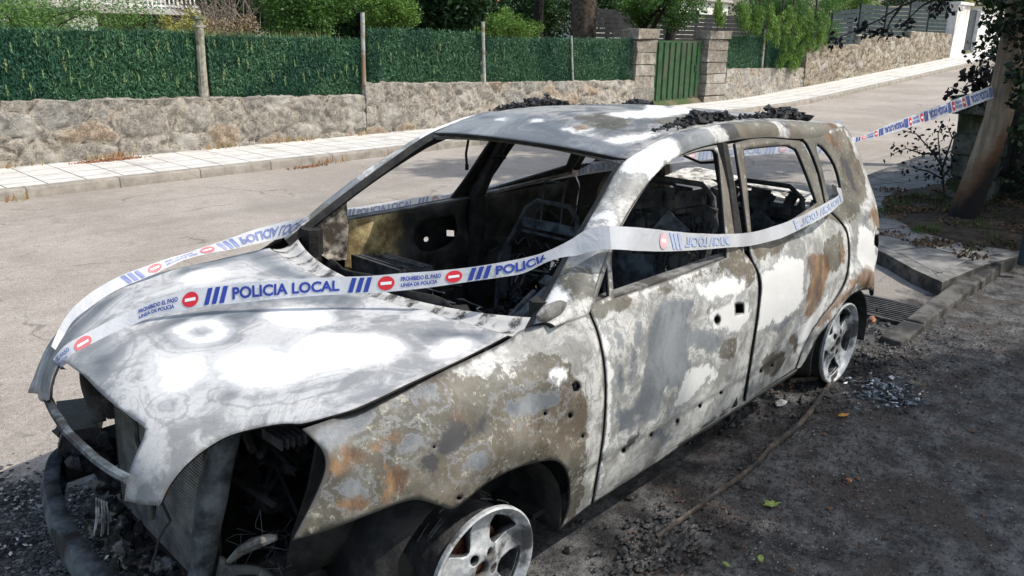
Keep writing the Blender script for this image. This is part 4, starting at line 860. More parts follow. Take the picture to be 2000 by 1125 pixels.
# ---------------------------------------------------------------- stone walls
WY = 9.3
def px_line(P, y=WY): return [tuple(U(p[0], p[1], 1, y)) for p in P]
def wall_mat(name, tones, mort, moss=.3):
    n = N(name); cell = n.attr('cell'); mo = n.attr('mortar'); f = n.noise(14, 8, .72); f2 = n.noise(55, 5, .75); lo = n.noise(1.3, 4, .6)
    c = n.mix(n.ramp(cell, .2, .5), tones[0], tones[1]); c = n.mix(n.ramp(cell, .62, .7), c, tones[2]); c = n.mix(n.ramp(cell, .86, .9), c, tones[3])
    c = n.mix(n.ramp(f, .48, .62, 0, .5), c, (.20, .18, .155)); c = n.mix(n.ramp(n.noise(3.0, 2, .5), .3, .5), c, c); c = n.mix(n.ramp(f, .52, .38, 0, .55), c, (.58, .53, .45)); c = n.mix(n.ramp(n.noise(4.5, 6, .7, dist=1.5), .50, .60, 0, .55), c, (.20, .18, .155))
    mk_ = n.ramp(n.math('ADD', mo, n.math('MULTIPLY', n.math('SUBTRACT', n.noise(9, 6, .7), .5), .42)), .05, .15, .9, 0); c = n.mix(mk_, c, n.mix(f, mort, (mort[0] * 1.35, mort[1] * 1.33, mort[2] * 1.3)))
    jn = n.ramp(n.math('ADD', mo, n.math('MULTIPLY', n.math('SUBTRACT', n.noise(12, 6, .75), .5), .16)), .012, .055, 1, 0); c = n.mix(n.math('MULTIPLY', jn, n.ramp(n.noise(2.1, 4, .6, v=n.map(loc=(2, 8, 1))), .42, .56, 0, .9)), c, (.11, .095, .078)); c = n.mix(n.math('MULTIPLY', n.ramp(n.noise(22, 7, .8), .54, .64), .7), c, (.13, .117, .10)); c = n.mix(n.math('MULTIPLY', n.ramp(n.noise(24, 7, .8, v=n.map(loc=(7, 7, 7))), .55, .64), .6), c, (.68, .65, .60))
    c = n.mix(n.ramp(n.math('ABSOLUTE', n.math('SUBTRACT', n.noise(6, 7, .75, dist=.9), .5)), .026, .0, 0, .75), c, (.10, .088, .075)); c = n.mix(n.ramp(n.math('ABSOLUTE', n.math('SUBTRACT', n.noise(11, 6, .75, dist=1.2), .47)), .02, .0, 0, .6), c, (.13, .115, .095)); c = n.mix(n.ramp(n.noise(2.4, 4, .6, v=n.map(loc=(9, 1, 4))), .52, .66, 0, .6), c, (.62, .59, .54))
    c = n.mix(n.ramp(lo, .55, .7, 0, moss), c, (.20, .19, .165)); n.bump(n.math('ADD', f, n.math('MULTIPLY', f2, .6)), 1.0, .05)
    return n.out(c, .92, 0, .2)
def stone_wall(name, label, top, x0, x1, y, mat, sx, sz, step=.035, depth=.30, amp=.03, seed=0, group=None, floor=None, cope=.0, mort=.12):
    """top: function x -> z of the crest; floor: function x -> z of the foot"""
    xs_ = np.arange(x0, x1 + step * .5, step); nz = int(max(top(x) - floor(x) for x in (x0, (x0 + x1) / 2, x1)) / step) + 2
    V = []; F = []; cel = []; mor = []
    for x in xs_:
        zt = top(x) + .018 * mnoise.noise((x * 3.1, 0, seed)) + .02 * mnoise.noise((x * 9, 4, seed)); zf = floor(x) - .12
        for j in range(nz + 4):
            if j <= nz: z = zf + (zt - zf) * j / nz; yy = 0
            else: z = zt + .006 * mnoise.noise((x * 12, j, 2)); yy = depth * (j - nz) / 3
            wx = x + .10 * mnoise.noise((x * 2.3, z * 2.3, 3 + seed)); wz = z + .08 * mnoise.noise((x * 2.3, z * 2.3, 9 + seed))
            dist, pts = mnoise.voronoi((wx / sx, (wz + yy) / sz, seed * 7.3)); e = dist[1] - dist[0]
            bulge = min(1, e / .30) ** .6 * amp + amp * .85 * mnoise.fractal((x * 9, z * 9, seed), .75, 2, 4)
            V.append((x, y + yy - (bulge if yy == 0 else 0), z + (bulge * .6 if yy > 0 and yy < depth else 0))); cel.append(abs(math.sin(pts[0].x * 12.9 + pts[0].y * 78.2) * 43758.5) % 1); mor.append(e)
    m = nz + 4
    for i in range(len(xs_) - 1):
        for k in range(m - 1): F.append((i * m + k, (i + 1) * m + k, (i + 1) * m + k + 1, i * m + k + 1))
    b = len(V)
    for i, x in enumerate(xs_):
        V.append((x, y + depth, floor(x) - .12)); cel.append(.5); mor.append(.5)
    for i in range(len(xs_) - 1): F.append((i * m + m - 1, (i + 1) * m + m - 1, b + i + 1, b + i))
    F.append(tuple([k for k in range(m)] + [b])); F.append(tuple([(len(xs_) - 1) * m + k for k in range(m - 1, -1, -1)] + [b + len(xs_) - 1]))
    o = mk(name, V, F, mat, attrs={'cell': cel, 'mortar': mor}); bm = bmesh.new(); bm.from_mesh(o.data); bmesh.ops.recalc_face_normals(bm, faces=bm.faces); bm.to_mesh(o.data); bm.free()
    o.data.set_sharp_from_angle(angle=R(60)); return tag(o, label, 'wall', group)
M_WALL = wall_mat('rubble_stone', ((.44, .40, .35), (.55, .51, .45), (.42, .41, .39), (.50, .37, .26)), (.48, .435, .37))
M_WALL2 = wall_mat('dry_stone', ((.46, .38, .27), (.56, .48, .36), (.38, .31, .22), (.30, .24, .17)), (.14, .11, .08), .15)
M_WALL3 = wall_mat('pillar_stone', ((.33, .30, .25), (.42, .385, .33), (.27, .25, .22), (.38, .33, .27)), (.25, .225, .19))
wt = px_line([(-300, 212), (0, 200), (400, 192), (712, 187)]); wt2 = px_line([(715, 163), (960, 162), (1240, 158)])
def interp(P): xs_ = [p[0] for p in P]; zs = [p[2] for p in P]; return lambda x: float(np.interp(x, xs_, zs))
fl0 = lambda x: float(g0(x)) + KH
xs1 = wt[-1][0]
stone_wall('stone_wall', 'long low rubble stone wall under the left half of the green hedge fence, left of the rusty step', interp(wt), -5, xs1, WY, M_WALL, .58, .38, amp=.040, seed=1, floor=fl0)
xg0 = U(1243, 100, 1, WY)[0]; xg1 = U(1282, 100, 1, WY)[0]; xg2 = U(1383, 100, 1, WY)[0]; xg3 = U(1422, 100, 1, WY)[0]; xw = U(1568, 150, 1, WY)[0]
stone_wall('stone_wall', 'higher stretch of low stone wall between the step and the left gate pillar', interp(wt2), xs1 + .004, xg0, WY, M_WALL, .52, .36, amp=.040, seed=2, floor=fl0)
stone_wall('stone_wall', 'short low stone wall right of the gate, below the dark end of the green fence', interp(px_line([(1422, 135), (1568, 133)])), xg3, xw, WY, M_WALL, .45, .34, seed=3, floor=fl0)
stk = px_line([(1568, 90), (1678, 88)]), px_line([(1680, 70), (1776, 74)]), px_line([(1780, 62), (1857, 67)])
def top2(x):
    for s in stk:
        if x <= s[-1][0]: return float(np.interp(x, [s[0][0], s[-1][0]], [s[0][2], s[-1][2]]))
    return s[-1][2]
stone_wall('stone_wall', 'tall stepped dry-stone wall of small honey-coloured stones climbing the hill under the grey fence', top2, xw + .004, stk[2][-1][0], WY - .02, M_WALL2, .26, .19, step=.06, seed=4, amp=.05, floor=fl0)
def pillar(x0, x1, zt, zf, label, seed):
    mb = MB(); z = zf - .1; k = 0
    while z < zt - .22:
        h = random.uniform(.24, .36); h = min(h, zt - .20 - z); mb.box(((x0 + x1) / 2, WY + .21, z + h / 2), (x1 - x0 - random.uniform(0, .04), .46 - random.uniform(0, .03), h - .012), jit=.016); z += h
    mb.box(((x0 + x1) / 2, WY + .21, zt - .11), (x1 - x0 + .05, .54, .22), jit=.02)
    o = mb.build('gate_pillar', M_WALL3, smooth=False)
    me = o.data; me.attributes.new('cell', 'FLOAT', 'POINT').data.foreach_set('value', np.repeat(rng.uniform(0, 1, len(me.vertices) // 8), 8).astype(np.float32)); me.attributes.new('mortar', 'FLOAT', 'POINT').data.foreach_set('value', np.full(len(me.vertices), .6, np.float32))
    b = o.modifiers.new('bevel', 'BEVEL'); b.width = .035; b.segments = 2
    return tag(o, label, 'pillar', 'stone pillars of the green gate')
zp = U(1262, 57, 1, WY)[2]; pillar(xg0 + .003, xg1, zp, fl0(xg0), 'square stone gate pillar left of the green metal gate', 1); pillar(xg2, xg3 - .003, U(1400, 60, 1, WY)[2], fl0(xg2), 'square stone gate pillar right of the green metal gate', 2)
# gate
gate = thing('gate', 'green corrugated metal gate between two stone pillars', 'gate', loc=((xg1 + xg2) / 2, WY + .2, fl0(17)))
zt = U(1330, 83, 1, WY + .2)[2]; n_ = 9; gx = np.linspace(xg1 + .03, xg2 - .03, n_ + 1); M_GATE = simple('green_gate_paint', (.012, .048, .016), (.026, .088, .030), 6, .45, 0, .15, .003, .4, 6, (.05, .07, .04), 1.6)
V = []; F = []
for i in range(n_):
    a, b = gx[i], gx[i + 1]; w_ = b - a
    for xx, dy in ((a, 0), (a + .06 * w_, 0), (a + .16 * w_, -.05), (a + .84 * w_, -.05), (a + .94 * w_, 0)):
        V += [(xx, WY + .2 + dy, fl0(17) + .03), (xx, WY + .2 + dy, zt)]
V += [(gx[-1], WY + .2, fl0(17) + .03), (gx[-1], WY + .2, zt)]
F = [(2 * i, 2 * i + 2, 2 * i + 3, 2 * i + 1) for i in range(len(V) // 2 - 1)]
mk('corrugated_leaf', V, F, M_GATE, gate, solid=.004, smooth=False)
mb = MB(); mb.box(((xg1 + xg2) / 2, WY + .19, zt + .02), (xg2 - xg1 - .03, .07, .05)); mb.box(((xg1 + xg2) / 2, WY + .23, .9), (xg2 - xg1 - .08, .04, .05)); mb.build('gate_rail', M_GATE, gate, smooth=False)
mb = MB(); mb.box((xg2 - .35, WY + .13, 1.05), (.05, .03, .16)); mb.tube([(xg2 - .35, WY + .12, 1.08), (xg2 - .35, WY + .08, 1.08), (xg2 - .27, WY + .08, 1.08)], .012, 6); mb.build('handle', M_SPRING, gate)
# ---------------------------------------------------------------- hedge fence
M_HEDGE = islands('artificial_hedge_green', (.024, .085, .042), (.115, .26, .135), .5, (.035, .12, .08)); M_PALE = islands('faded_hedge_tips', (.07, .16, .08), (.26, .33, .12), .6); M_BACK = simple('hedge_backing', (.006, .03, .016), (.014, .055, .03), 30, .9)
M_POST = simple('galvanised_post', (.30, .31, .30), (.52, .53, .52), 14, .6, .2, .2, .003, .4, 6, (.28, .20, .13), 3); M_POSTM = simple('mossy_concrete_post', (.20, .19, .15), (.40, .39, .33), 12, .9, 0, .5, .01, .2, 8, (.14, .15, .09), 4); M_RUSTP = simple('rusty_paint', (.20, .05, .025), (.34, .10, .05), 20, .7)
def hedge_panel(parent, x0, x1, bot, top, y, dens, pale, nm='hedge_panel'):
    nb = int((x1 - x0) * 1.0 * dens); x = rng.uniform(x0 + .01, x1 - .01, nb); t = rng.uniform(0, 1.02, nb); zb = np.array([bot(v) for v in x]); zt_ = np.array([top(v) for v in x]) + .015 * rng.normal(size=nb)
    z = zb + (zt_ - zb) * t; c = np.stack([x, y - .02 - .035 * rng.random(nb), z], 1); L = rng.uniform(.018, .050, nb); Wd = rng.uniform(.003, .008, nb)
    a = rng.normal(size=(nb, 3)) * [.5, .45, 1.0]; a /= np.linalg.norm(a, axis=1)[:, None]; b = np.cross(a, rng.normal(size=(nb, 3))); b /= np.linalg.norm(b, axis=1)[:, None]
    V = np.concatenate([c - a * L[:, None], c + b * Wd[:, None], c + a * L[:, None], c - b * Wd[:, None]]); i = np.arange(nb); F = np.stack([i, i + nb, i + 2 * nb, i + 3 * nb], 1); MI = [0] * nb
    V = list(V); F = list(F)
    for (px_, py_) in pale:
        q = U(px_ + random.uniform(-7, 7), py_ + random.uniform(-7, 7), 1, y - .06); s = random.uniform(.35, 1.35)
        for k in range(20):
            p = q + np.array([random.gauss(0, .014 * s), -random.random() * .012, random.uniform(-.075, .075) * s]); wv = .019 * s * max(.15, 1 - abs(p[2] - q[2]) / .09); a_ = Vector((random.gauss(0, .5), -.3, random.choice((-1, 1)))).normalized() * random.uniform(.012, .026); b_ = a_.cross(Vector((0, 1, .2))).normalized() * .0045
            p[0] = q[0] + (p[0] - q[0]) * (wv / .014 / 1.4); n0 = len(V); V += [p - a_, p + b_, p + a_, p - b_]; F.append((n0, n0 + 1, n0 + 2, n0 + 3)); MI.append(1)
    n0 = len(V); m = 24; xs_ = np.linspace(x0, x1, m)
    for v in xs_: V += [(v, y, bot(v)), (v, y, top(v) - .01), (v, y + .03, top(v) - .01), (v, y + .03, bot(v))]
    for k in range(m - 1):
        for j in range(3): F.append((n0 + 4 * k + j, n0 + 4 * k + j + 1, n0 + 4 * k + 5 + j, n0 + 4 * k + 4 + j)); MI.append(2)
    return mk(nm, V, F, [M_HEDGE, M_PALE, M_BACK], parent, MI, smooth=False)
fy = WY + .13
def L2(P): return interp(px_line(P, fy))
fence = thing('fence', 'long green artificial-hedge fence with pale posts on top of the low stone wall', 'fence', loc=(4, fy, .8))
pale1 = [(72, 75), (108, 78), (17, 125), (123, 125), (175, 83), (240, 85), (208, 100), (268, 105), (305, 80), (365, 85), (175, 127), (217, 149), (50, 148), (88, 142), (15, 172), (135, 155), (245, 150), (274, 150), (314, 150), (350, 155), (370, 150), (335, 92), (28, 92), (140, 105), (58, 170), (152, 172), (300, 112)]
pale2 = [(417, 85), (455, 85), (498, 92), (520, 85), (565, 85), (552, 108), (442, 130), (478, 128), (570, 128), (440, 148), (508, 152), (555, 150), (588, 148), (605, 145), (626, 148), (655, 148), (672, 148), (428, 170), (465, 120), (532, 150), (690, 145), (485, 88), (637, 130), (670, 130), (684, 130)]
pale3 = [(738, 90), (757, 110), (770, 120), (792, 110), (816, 95), (865, 98), (828, 105), (740, 120), (852, 110), (845, 135), (960, 110), (990, 100)]
xa = lambda p, yy=None: U(p, 100, 1, fy)[0]
hedge_panel(fence, -4, xa(384), L2([(-300, 214), (0, 203), (384, 194)]), L2([(-300, 48), (0, 55), (384, 63)]), fy, 5200, pale1)
hedge_panel(fence, xa(402), xa(705), L2([(402, 194), (705, 189)]), L2([(402, 69), (600, 73), (705, 78)]), fy, 5200, pale2)
hedge_panel(fence, xa(715), xa(938), L2([(715, 166), (938, 163)]), L2([(715, 56), (850, 60), (938, 66)]), fy, 4200, pale3)
hedge_panel(fence, xa(946), xg0 - .02, L2([(946, 163), (1240, 160)]), L2([(946, 74), (1110, 76), (1240, 76)]), fy, 3600, [])
for px_, py_, pb, m, r in ((388, 37, 190, M_POSTM, .062), (708, 24, 188, M_POST, .036), (943, 42, 162, M_POST, .034), (1116, 70, 162, M_POST, .022)):
    a = U(px_, py_, 1, fy - .08); b = U(px_ + (398 - 388 if px_ == 388 else 3), pb, 1, fy - .08); mb = MB(); b = np.array([b[0], fy - .08, b[2]])
    mb.tube([b, (a + b) / 2, a], [r * (1.1 if m is M_POSTM else 1), r, r], 10); 
    if m is M_POSTM: mb.box(tuple(a + np.array([0, 0, .02])), (.16, .14, .045)); mb.box(tuple(a + np.array([0, 0, -.10])), (.15, .13, .03))
    mb.build('fence_post', m, fence)
mb = MB(); b = U(717, 176, 1, fy - .1); mb.box(tuple(b), (.10, .06, .20)); mb.build('rusty_bracket', M_RUSTP, fence, smooth=False)
f2 = thing('fence', 'short dark green artificial-hedge fence right of the gate', 'fence', loc=(xg3 + 1, fy, .9))
hedge_panel(f2, xg3 + .02, xa(1492), L2([(1420, 136), (1492, 134)]), L2([(1420, 70), (1492, 70)]), fy, 2600, []); hedge_panel(f2, xa(1496), xa(1565), L2([(1496, 134), (1565, 133)]), L2([(1496, 72), (1565, 74)]), fy, 2600, [])
mb = MB(); a = U(1495, 58, 1, fy - .06); mb.tube([(a[0], a[1], .9), a], .035, 8); mb.build('fence_post', M_POST, f2)
# grey louvred fence on the dry-stone wall
M_GREYF = simple('grey_fence_paint', (.026, .040, .046), (.042, .058, .065), 3, .85, 0, .1, .002, .1)
gf = thing('fence', 'blue-grey louvred metal fence stepping up along the dry-stone wall', 'fence', loc=(28, WY + .15, 2))
gy = WY + .15
for k, (pa, pb_, ta, tb, ba, bb) in enumerate([(1568, 1624, 26, 26, 90, 90), (1629, 1680, 22, 16, 90, 88), (1684, 1732, 8, 12, 72, 76), (1735, 1778, 14, 14, 76, 78), (1782, 1818, 2, 4, 64, 66), (1820, 1856, 5, 8, 67, 68)]):
    q0, q1 = U(pa, ta, 1, gy), U(pb_, tb, 1, gy); r0, r1 = U(pa, ba, 1, gy), U(pb_, bb, 1, gy); x0, x1 = q0[0], q1[0]; mb = MB(); nb = 8
    for j in range(nb):
        t = (j + .5) / nb; z0 = r0[2] + (q0[2] - r0[2]) * t; z1 = r1[2] + (q1[2] - r1[2]) * t; h = (q0[2] - r0[2]) / nb * .44
        mb.add([(x0, gy, z0 - h), (x1, gy, z1 - h), (x1, gy + .012, z1 + h), (x0, gy + .012, z0 + h), (x0, gy + .03, z0 - h), (x1, gy + .03, z1 - h), (x1, gy + .04, z1 + h), (x0, gy + .04, z0 + h)], [(0, 1, 2, 3), (7, 6, 5, 4), (3, 2, 6, 7), (0, 4, 5, 1), (0, 3, 7, 4), (1, 5, 6, 2)])
    mb.build('louvre_panel', M_GREYF, gf, smooth=False)
    mb = MB(); mb.box((x0 - .03, gy + .02, (q0[2] + r0[2]) / 2), (.07, .07, q0[2] - r0[2] + .08)); mb.build('fence_post', M_GREYF, gf, smooth=False)
# gateway at the top of the street
M_WHITE = simple('white_render', (.66, .65, .63), (.80, .79, .77), 3, .9, 0, .15, .004, .2, 6, (.52, .50, .47), 1.2); M_DKGATE = simple('dark_grey_gate', (.035, .045, .055), (.06, .07, .085), 4, .5); M_BLUE = simple('blue_cap', (.02, .03, .12), (.05, .06, .2), 9, .4)
def panel_px(x0p, x1p, ztp, zbp, y, th):
    a, b = U(x0p, zbp, 1, y), U(x1p, zbp, 1, y); t = U((x0p + x1p) / 2, ztp, 1, y)[2]; return ((a[0] + b[0]) / 2, y + th / 2, (t + min(a[2], b[2]) - .6) / 2), (abs(b[0] - a[0]), th, t - min(a[2], b[2]) + .6)
wp = thing('gatepost', 'white rendered gatepost with a dark cap at the top of the dry-stone wall', 'pillar', loc=(39.5, WY, 1.2)); c_, d_ = panel_px(1856, 1880, 8, 106, WY - .05, .5); mb = MB(); mb.box(c_, d_); mb.build('shaft', M_WHITE, wp, smooth=False); mb = MB(); mb.box((c_[0], c_[1], c_[2] + d_[2] / 2 + .06), (d_[0] + .2, .7, .12)); mb.lump((c_[0] - .35, c_[1] - .15, c_[2] + d_[2] / 2 - .12), .28, (1, .6, .5)); mb.build('cap', M_WHITE, wp, smooth=False)
dg = thing('gate', 'tall dark grey boarded gate beside the white gatepost', 'gate', loc=(42, WY + .1, 1.3)); c_, d_ = panel_px(1882, 1899, 18, 106, WY + .15, .08); mb = MB()
for k in range(7): mb.box((c_[0] - d_[0] / 2 + d_[0] * (k + .5) / 7, c_[1], c_[2]), (d_[0] / 7 - .02, .06, d_[2]))
mb.build('boards', M_DKGATE, dg, smooth=False); mb = MB(); mb.box((c_[0], c_[1] + .06, c_[2] + .5), (d_[0], .04, .1)); mb.build('gate_rail', M_DKGATE, dg, smooth=False)
ww = thing('garden_wall', 'tall white rendered garden wall behind the leaning pole at the top of the street', 'wall', loc=(46, WY, 1.3)); c_, d_ = panel_px(1900, 1990, 24, 110, WY, .3); mb = MB(); mb.box(c_, d_, jit=.01); mb.build('wall_panel', M_WHITE, ww, smooth=False); mb = MB(); mb.box((c_[0], c_[1], c_[2] + d_[2] / 2 + .03), (d_[0] + .1, .42, .07)); mb.build('coping', M_WHITE, ww, smooth=False)
# ---------------------------------------------------------------- vegetation
GR = dict(bright=islands('bright_leaves', (.10, .20, .03), (.20, .32, .07), .5, (.06, .14, .02), .3), mid=islands('mid_green_leaves', (.035, .11, .02), (.10, .20, .045), .5, None, .3), dark=islands('dark_leaves', (.008, .030, .008), (.030, .075, .018), .55, None, .15), feather=islands('feathery_leaves', (.07, .17, .035), (.16, .28, .07), .55, None, .3), dry=islands('dry_brown_leaves', (.16, .11, .06), (.33, .25, .15), .8), yellow=islands('yellow_grass', (.25, .26, .06), (.45, .42, .14), .7, None, .2), scorched=islands('near_black_leaves', (.006, .007, .008), (.028, .022, .024), .6), ivy=islands('dark_ivy_leaves', (.006, .020, .006), (.035, .075, .018), .4, (.02, .02, .015)))  # near-black leaf colour serves the sapling and the overhanging branches
M_BARK = simple('brown_bark', (.05, .04, .032), (.17, .135, .11), 12, .95, 0, 1.0, .03, .2, 8); M_BARKD = simple('dark_bark', (.015, .013, .011), (.05, .042, .035), 12, .95, 0, .8, .02)
def leaf_cloud(clumps, n, size, aspect=.5, up=.3, jit=1.0):
    """clumps: list of (centre, radius[, squash]); returns V, F of n small folded leaves"""
    cl = np.array([c[0] for c in clumps], float); rr = np.array([c[1] for c in clumps], float); sq = np.array([(c[2] if len(c) > 2 else (1, 1, 1)) for c in clumps], float)
    w_ = rr ** 2; k = rng.choice(len(cl), n, p=w_ / w_.sum()); d = rng.normal(size=(n, 3)); d /= np.linalg.norm(d, axis=1)[:, None]; r = rng.random(n) ** (1 / 2.2)
    c = cl[k] + d * (r * rr[k])[:, None] * sq[k]; L = size * rng.uniform(.6, 1.3, n); a = rng.normal(size=(n, 3)) * [1, 1, .7] + d * .8 + [0, 0, -up]; a /= np.linalg.norm(a, axis=1)[:, None]
    b = np.cross(a, rng.normal(size=(n, 3))); b /= np.linalg.norm(b, axis=1)[:, None]
    V = np.concatenate([c - a * L[:, None] * .5, c + b * (L * aspect * .5)[:, None], c + a * L[:, None] * .5, c - b * (L * aspect * .5)[:, None]]); i = np.arange(n); return V, np.stack([i, i + n, i + 2 * n, i + 3 * n], 1)
def clumps_in(c, r, n, rs, flat=1.0):
    out = []
    for _ in range(n):
        d = rng.normal(size=3); d /= np.linalg.norm(d); q = rng.random() ** .45; out.append((np.array(c) + d * q * np.array(r), rng.uniform(*rs), (1, 1, flat)))
    return out
def tree(name, label, base, c, r, n, size, mat, nclump=26, rs=(.3, .6), trunk=.12, group=None, cat='tree', limbs=7, bark=None, parts=('crown', 'trunk'), aspect=.5, up=.3):
    t = thing(name, label, cat, group, loc=tuple(base)); cl = clumps_in(c, r, nclump, rs); V, F = leaf_cloud(cl, n, size, aspect, up); mk(parts[0], V, F, mat, t, smooth=False)
    mb = MB(); b = Vector(base); cc = Vector([float(v) for v in c]); m = (b + cc) / 2 + Vector((.1, .05, 0)); mb.tube([b - Vector((0, 0, .1)), m, cc], [trunk, trunk * .75, trunk * .4], 9)
    for q in cl[:limbs]:
        e = Vector([float(v) for v in q[0]]); s = b.lerp(cc, random.uniform(.45, .95)); mb.tube([s, s.lerp(e, .5) + Vector((0, 0, .1)), e], [trunk * .4, trunk * .25, trunk * .08], 6)
    mb.build(parts[1], bark or M_BARK, t); return t
def at(px_, py_, y): return U(px_, py_, 1, y)
G1 = .42
def gb(p): return (float(p[0]), float(p[1]), float(g0(p[0])) + .30)
def px_tree(px_, py_, y, rx, rz, *a, ry=None, **k):
    c = at(px_, py_, y); return c, (rx, ry or rx * .8, rz)
def T(name, label, px_, py_, y, rx, rz, n, size, mat, **k):
    c = at(px_, py_, y); return tree(name, label, gb(c), c, (rx, k.pop('ry', rx * .8), rz), n, size, mat, **k)
T('shrub', 'light green feathery shrub rising behind the hedge fence at far left', 50, 42, 11.3, 1.9, .42, 26000, .055, GR['feather'], nclump=60, rs=(.22, .42), cat='shrub', parts=('foliage', 'stem'), trunk=.05, aspect=.28)
T('shrub', 'small yellow-green bush behind the mossy fence post', 366, 58, 10.6, .5, .22, 2600, .05, GR['yellow'], nclump=10, rs=(.12, .2), cat='shrub', parts=('foliage', 'stem'), trunk=.02)
T('tree', 'leafy green tree between the dry thicket and the tall thin post', 590, 5, 13.5, 1.25, .85, 20000, .075, GR['mid'], nclump=40, rs=(.25, .5))
T('shrub', 'bright green bush just right of the tall thin fence post', 760, 30, 11.5, .55, .42, 6000, .06, GR['bright'], nclump=20, rs=(.15, .3), cat='shrub', parts=('foliage', 'stem'), trunk=.04)
T('shrub', 'bright yellow-green bush in front of the dark conifers left of the pine trunk', 1000, 58, 12.5, 1.0, .42, 6000, .06, GR['bright'], nclump=22, rs=(.15, .3), cat='shrub', parts=('foliage', 'stem'), trunk=.04)
for i, (px_, py_, y, rx, rz, lb) in enumerate([(470, -40, 24, 3.0, 2.4, 'dark evergreen behind the dry thicket beside the balcony house'), (690, -20, 19, 2.6, 1.6, 'dark evergreen behind the tall thin fence post'), (850, -10, 17, 1.9, 1.5, 'dark evergreen behind the third hedge panel, left of the red roof'), (1010, 10, 22, 3.4, 1.8, 'dark evergreen right below the red roof'), (1190, -30, 24, 3.0, 2.2, 'dark evergreen directly behind the pine trunk'), (300, -60, 34, 7, 3, 'wide dark tree rising behind the balcony house'), (60, -60, 30, 5, 3, 'dark tree beyond the left end of the feathery shrub')]):
    T('tree', lb, px_, py_, y, rx, rz, 15000, .17, GR['dark'], nclump=34, rs=(.5, .95), trunk=.16, bark=M_BARKD, group='evergreens behind the hedge fence')
for i, (px_, py_, y, rx, lb) in enumerate([(700, -30, 46, 12, 'far dark tree closing the view behind the left gardens'), (1020, -30, 48, 12, 'far dark tree closing the view behind the conifers'), (1330, -40, 52, 12, 'far dark tree closing the view behind the slatted fence'), (1620, -60, 48, 11, 'far dark tree closing the view above the grey fence'), (1800, 5, 60, 12, 'far dark tree closing the view above the white gatepost'), (1960, -20, 40, 9, 'far dark tree closing the view behind the pole top')]):
    T('tree', lb, px_, py_, y, rx, 4.5, 9000, .5, GR['dark'], nclump=40, rs=(1.4, 2.6), trunk=.3, bark=M_BARKD, group='far trees')
T('tree', 'dark tree with twin trunks leaning over the green gate', 1262, 0, 11.6, 2.1, .75, 16000, .085, GR['mid'], nclump=34, rs=(.25, .5), trunk=.2, bark=M_BARKD)
T('tree', 'feathery tree drooping over the fence right of the gate', 1545, 22, 10.3, 2.0, .95, 26000, .10, GR['mid'], nclump=40, rs=(.3, .55), trunk=.12, aspect=.22, up=1.2)
# weeping fronds reach down over the fence
fr = thing('hanging_branch', 'bright feathery branches hanging in front of the dark fence right of the gate', 'branch', loc=tuple(at(1545, 60, 9.15))); cl = []
for px_, a, b in ((1525, 30, 122), (1545, 20, 128), (1560, 40, 120), (1508, 20, 80), (1590, 30, 92), (1610, 30, 82), (1450, 15, 45), (1400, 12, 40), (1480, 20, 60), (1575, 30, 88)):
    for k in range(7): cl.append((at(px_ + random.uniform(-9, 9), a + (b - a) * k / 6, 9.15), random.uniform(.12, .24), (1, .7, 1.2)))
V, F = leaf_cloud(cl, 15000, .10, .18, 1.6); mk('foliage', V, F, GR['bright'], fr, smooth=False); mb = MB()
for px_ in (1525, 1545, 1590, 1400, 1480): mb.tube([at(px_ + 6, -10, 9.3), at(px_ + 3, 40, 9.2), at(px_, 95 if 1500 < px_ < 1560 else 60, 9.15)], [.03, .02, .006], 6)
mb.build('twigs', M_BARKD, fr)
T('tree', 'yellow-green tree crown above the middle of the grey fence', 1668, 2, 12, 1.5, .5, 6000, .09, GR['bright'], nclump=16, rs=(.25, .45))
T('shrub', 'round yellow flowering bush above the white gatepost', 1888, 12, 11, .5, .3, 1800, .07, GR['yellow'], nclump=8, rs=(.15, .25), cat='shrub', parts=('foliage', 'stem'), trunk=.03)
# pine trunk and its neighbours
for px_, y, r_, lb in ((1137, 13.5, .36, 'thick furrowed pine trunk rising behind the hedge fence'), (1050, 15.5, .13, 'thin dark trunk left of the thick pine trunk'), (1272, 12.2, .24, 'dark leaning trunk above the left gate pillar'), (1302, 12.6, .16, 'second dark trunk forking to the right above the green gate')):
    c = at(px_, 75, y); t = thing('tree', lb, 'tree', 'bare trunks behind the fence', loc=gb(c)); mb = MB(); lean = -.25 if px_ == 1272 else (.4 if px_ == 1302 else .05); pts = [Vector(gb(c)) + Vector((lean * k / 3, 0, k * .9)) for k in range(7)]; V0 = len(mb.V)
    mb.tube(pts, [r_ * (1.15 - .05 * k) for k in range(7)], 22)
    mb.V = [(v[0] + .03 * mnoise.noise((v[0] * 9, v[1] * 9, v[2] * 2)), v[1] + .03 * mnoise.noise((v[1] * 9, v[0] * 9, v[2] * 2)), v[2]) for v in mb.V]
    mb.build('trunk', M_BARK if px_ == 1137 else M_BARKD, t); top = pts[-1]
    V, F = leaf_cloud(clumps_in(top + Vector((0, 0, 1.2)), (2.2, 2, 1.0), 20, (.4, .8)), 5000, .14, .3); mk('crown', V, F, GR['dark'], t, smooth=False)
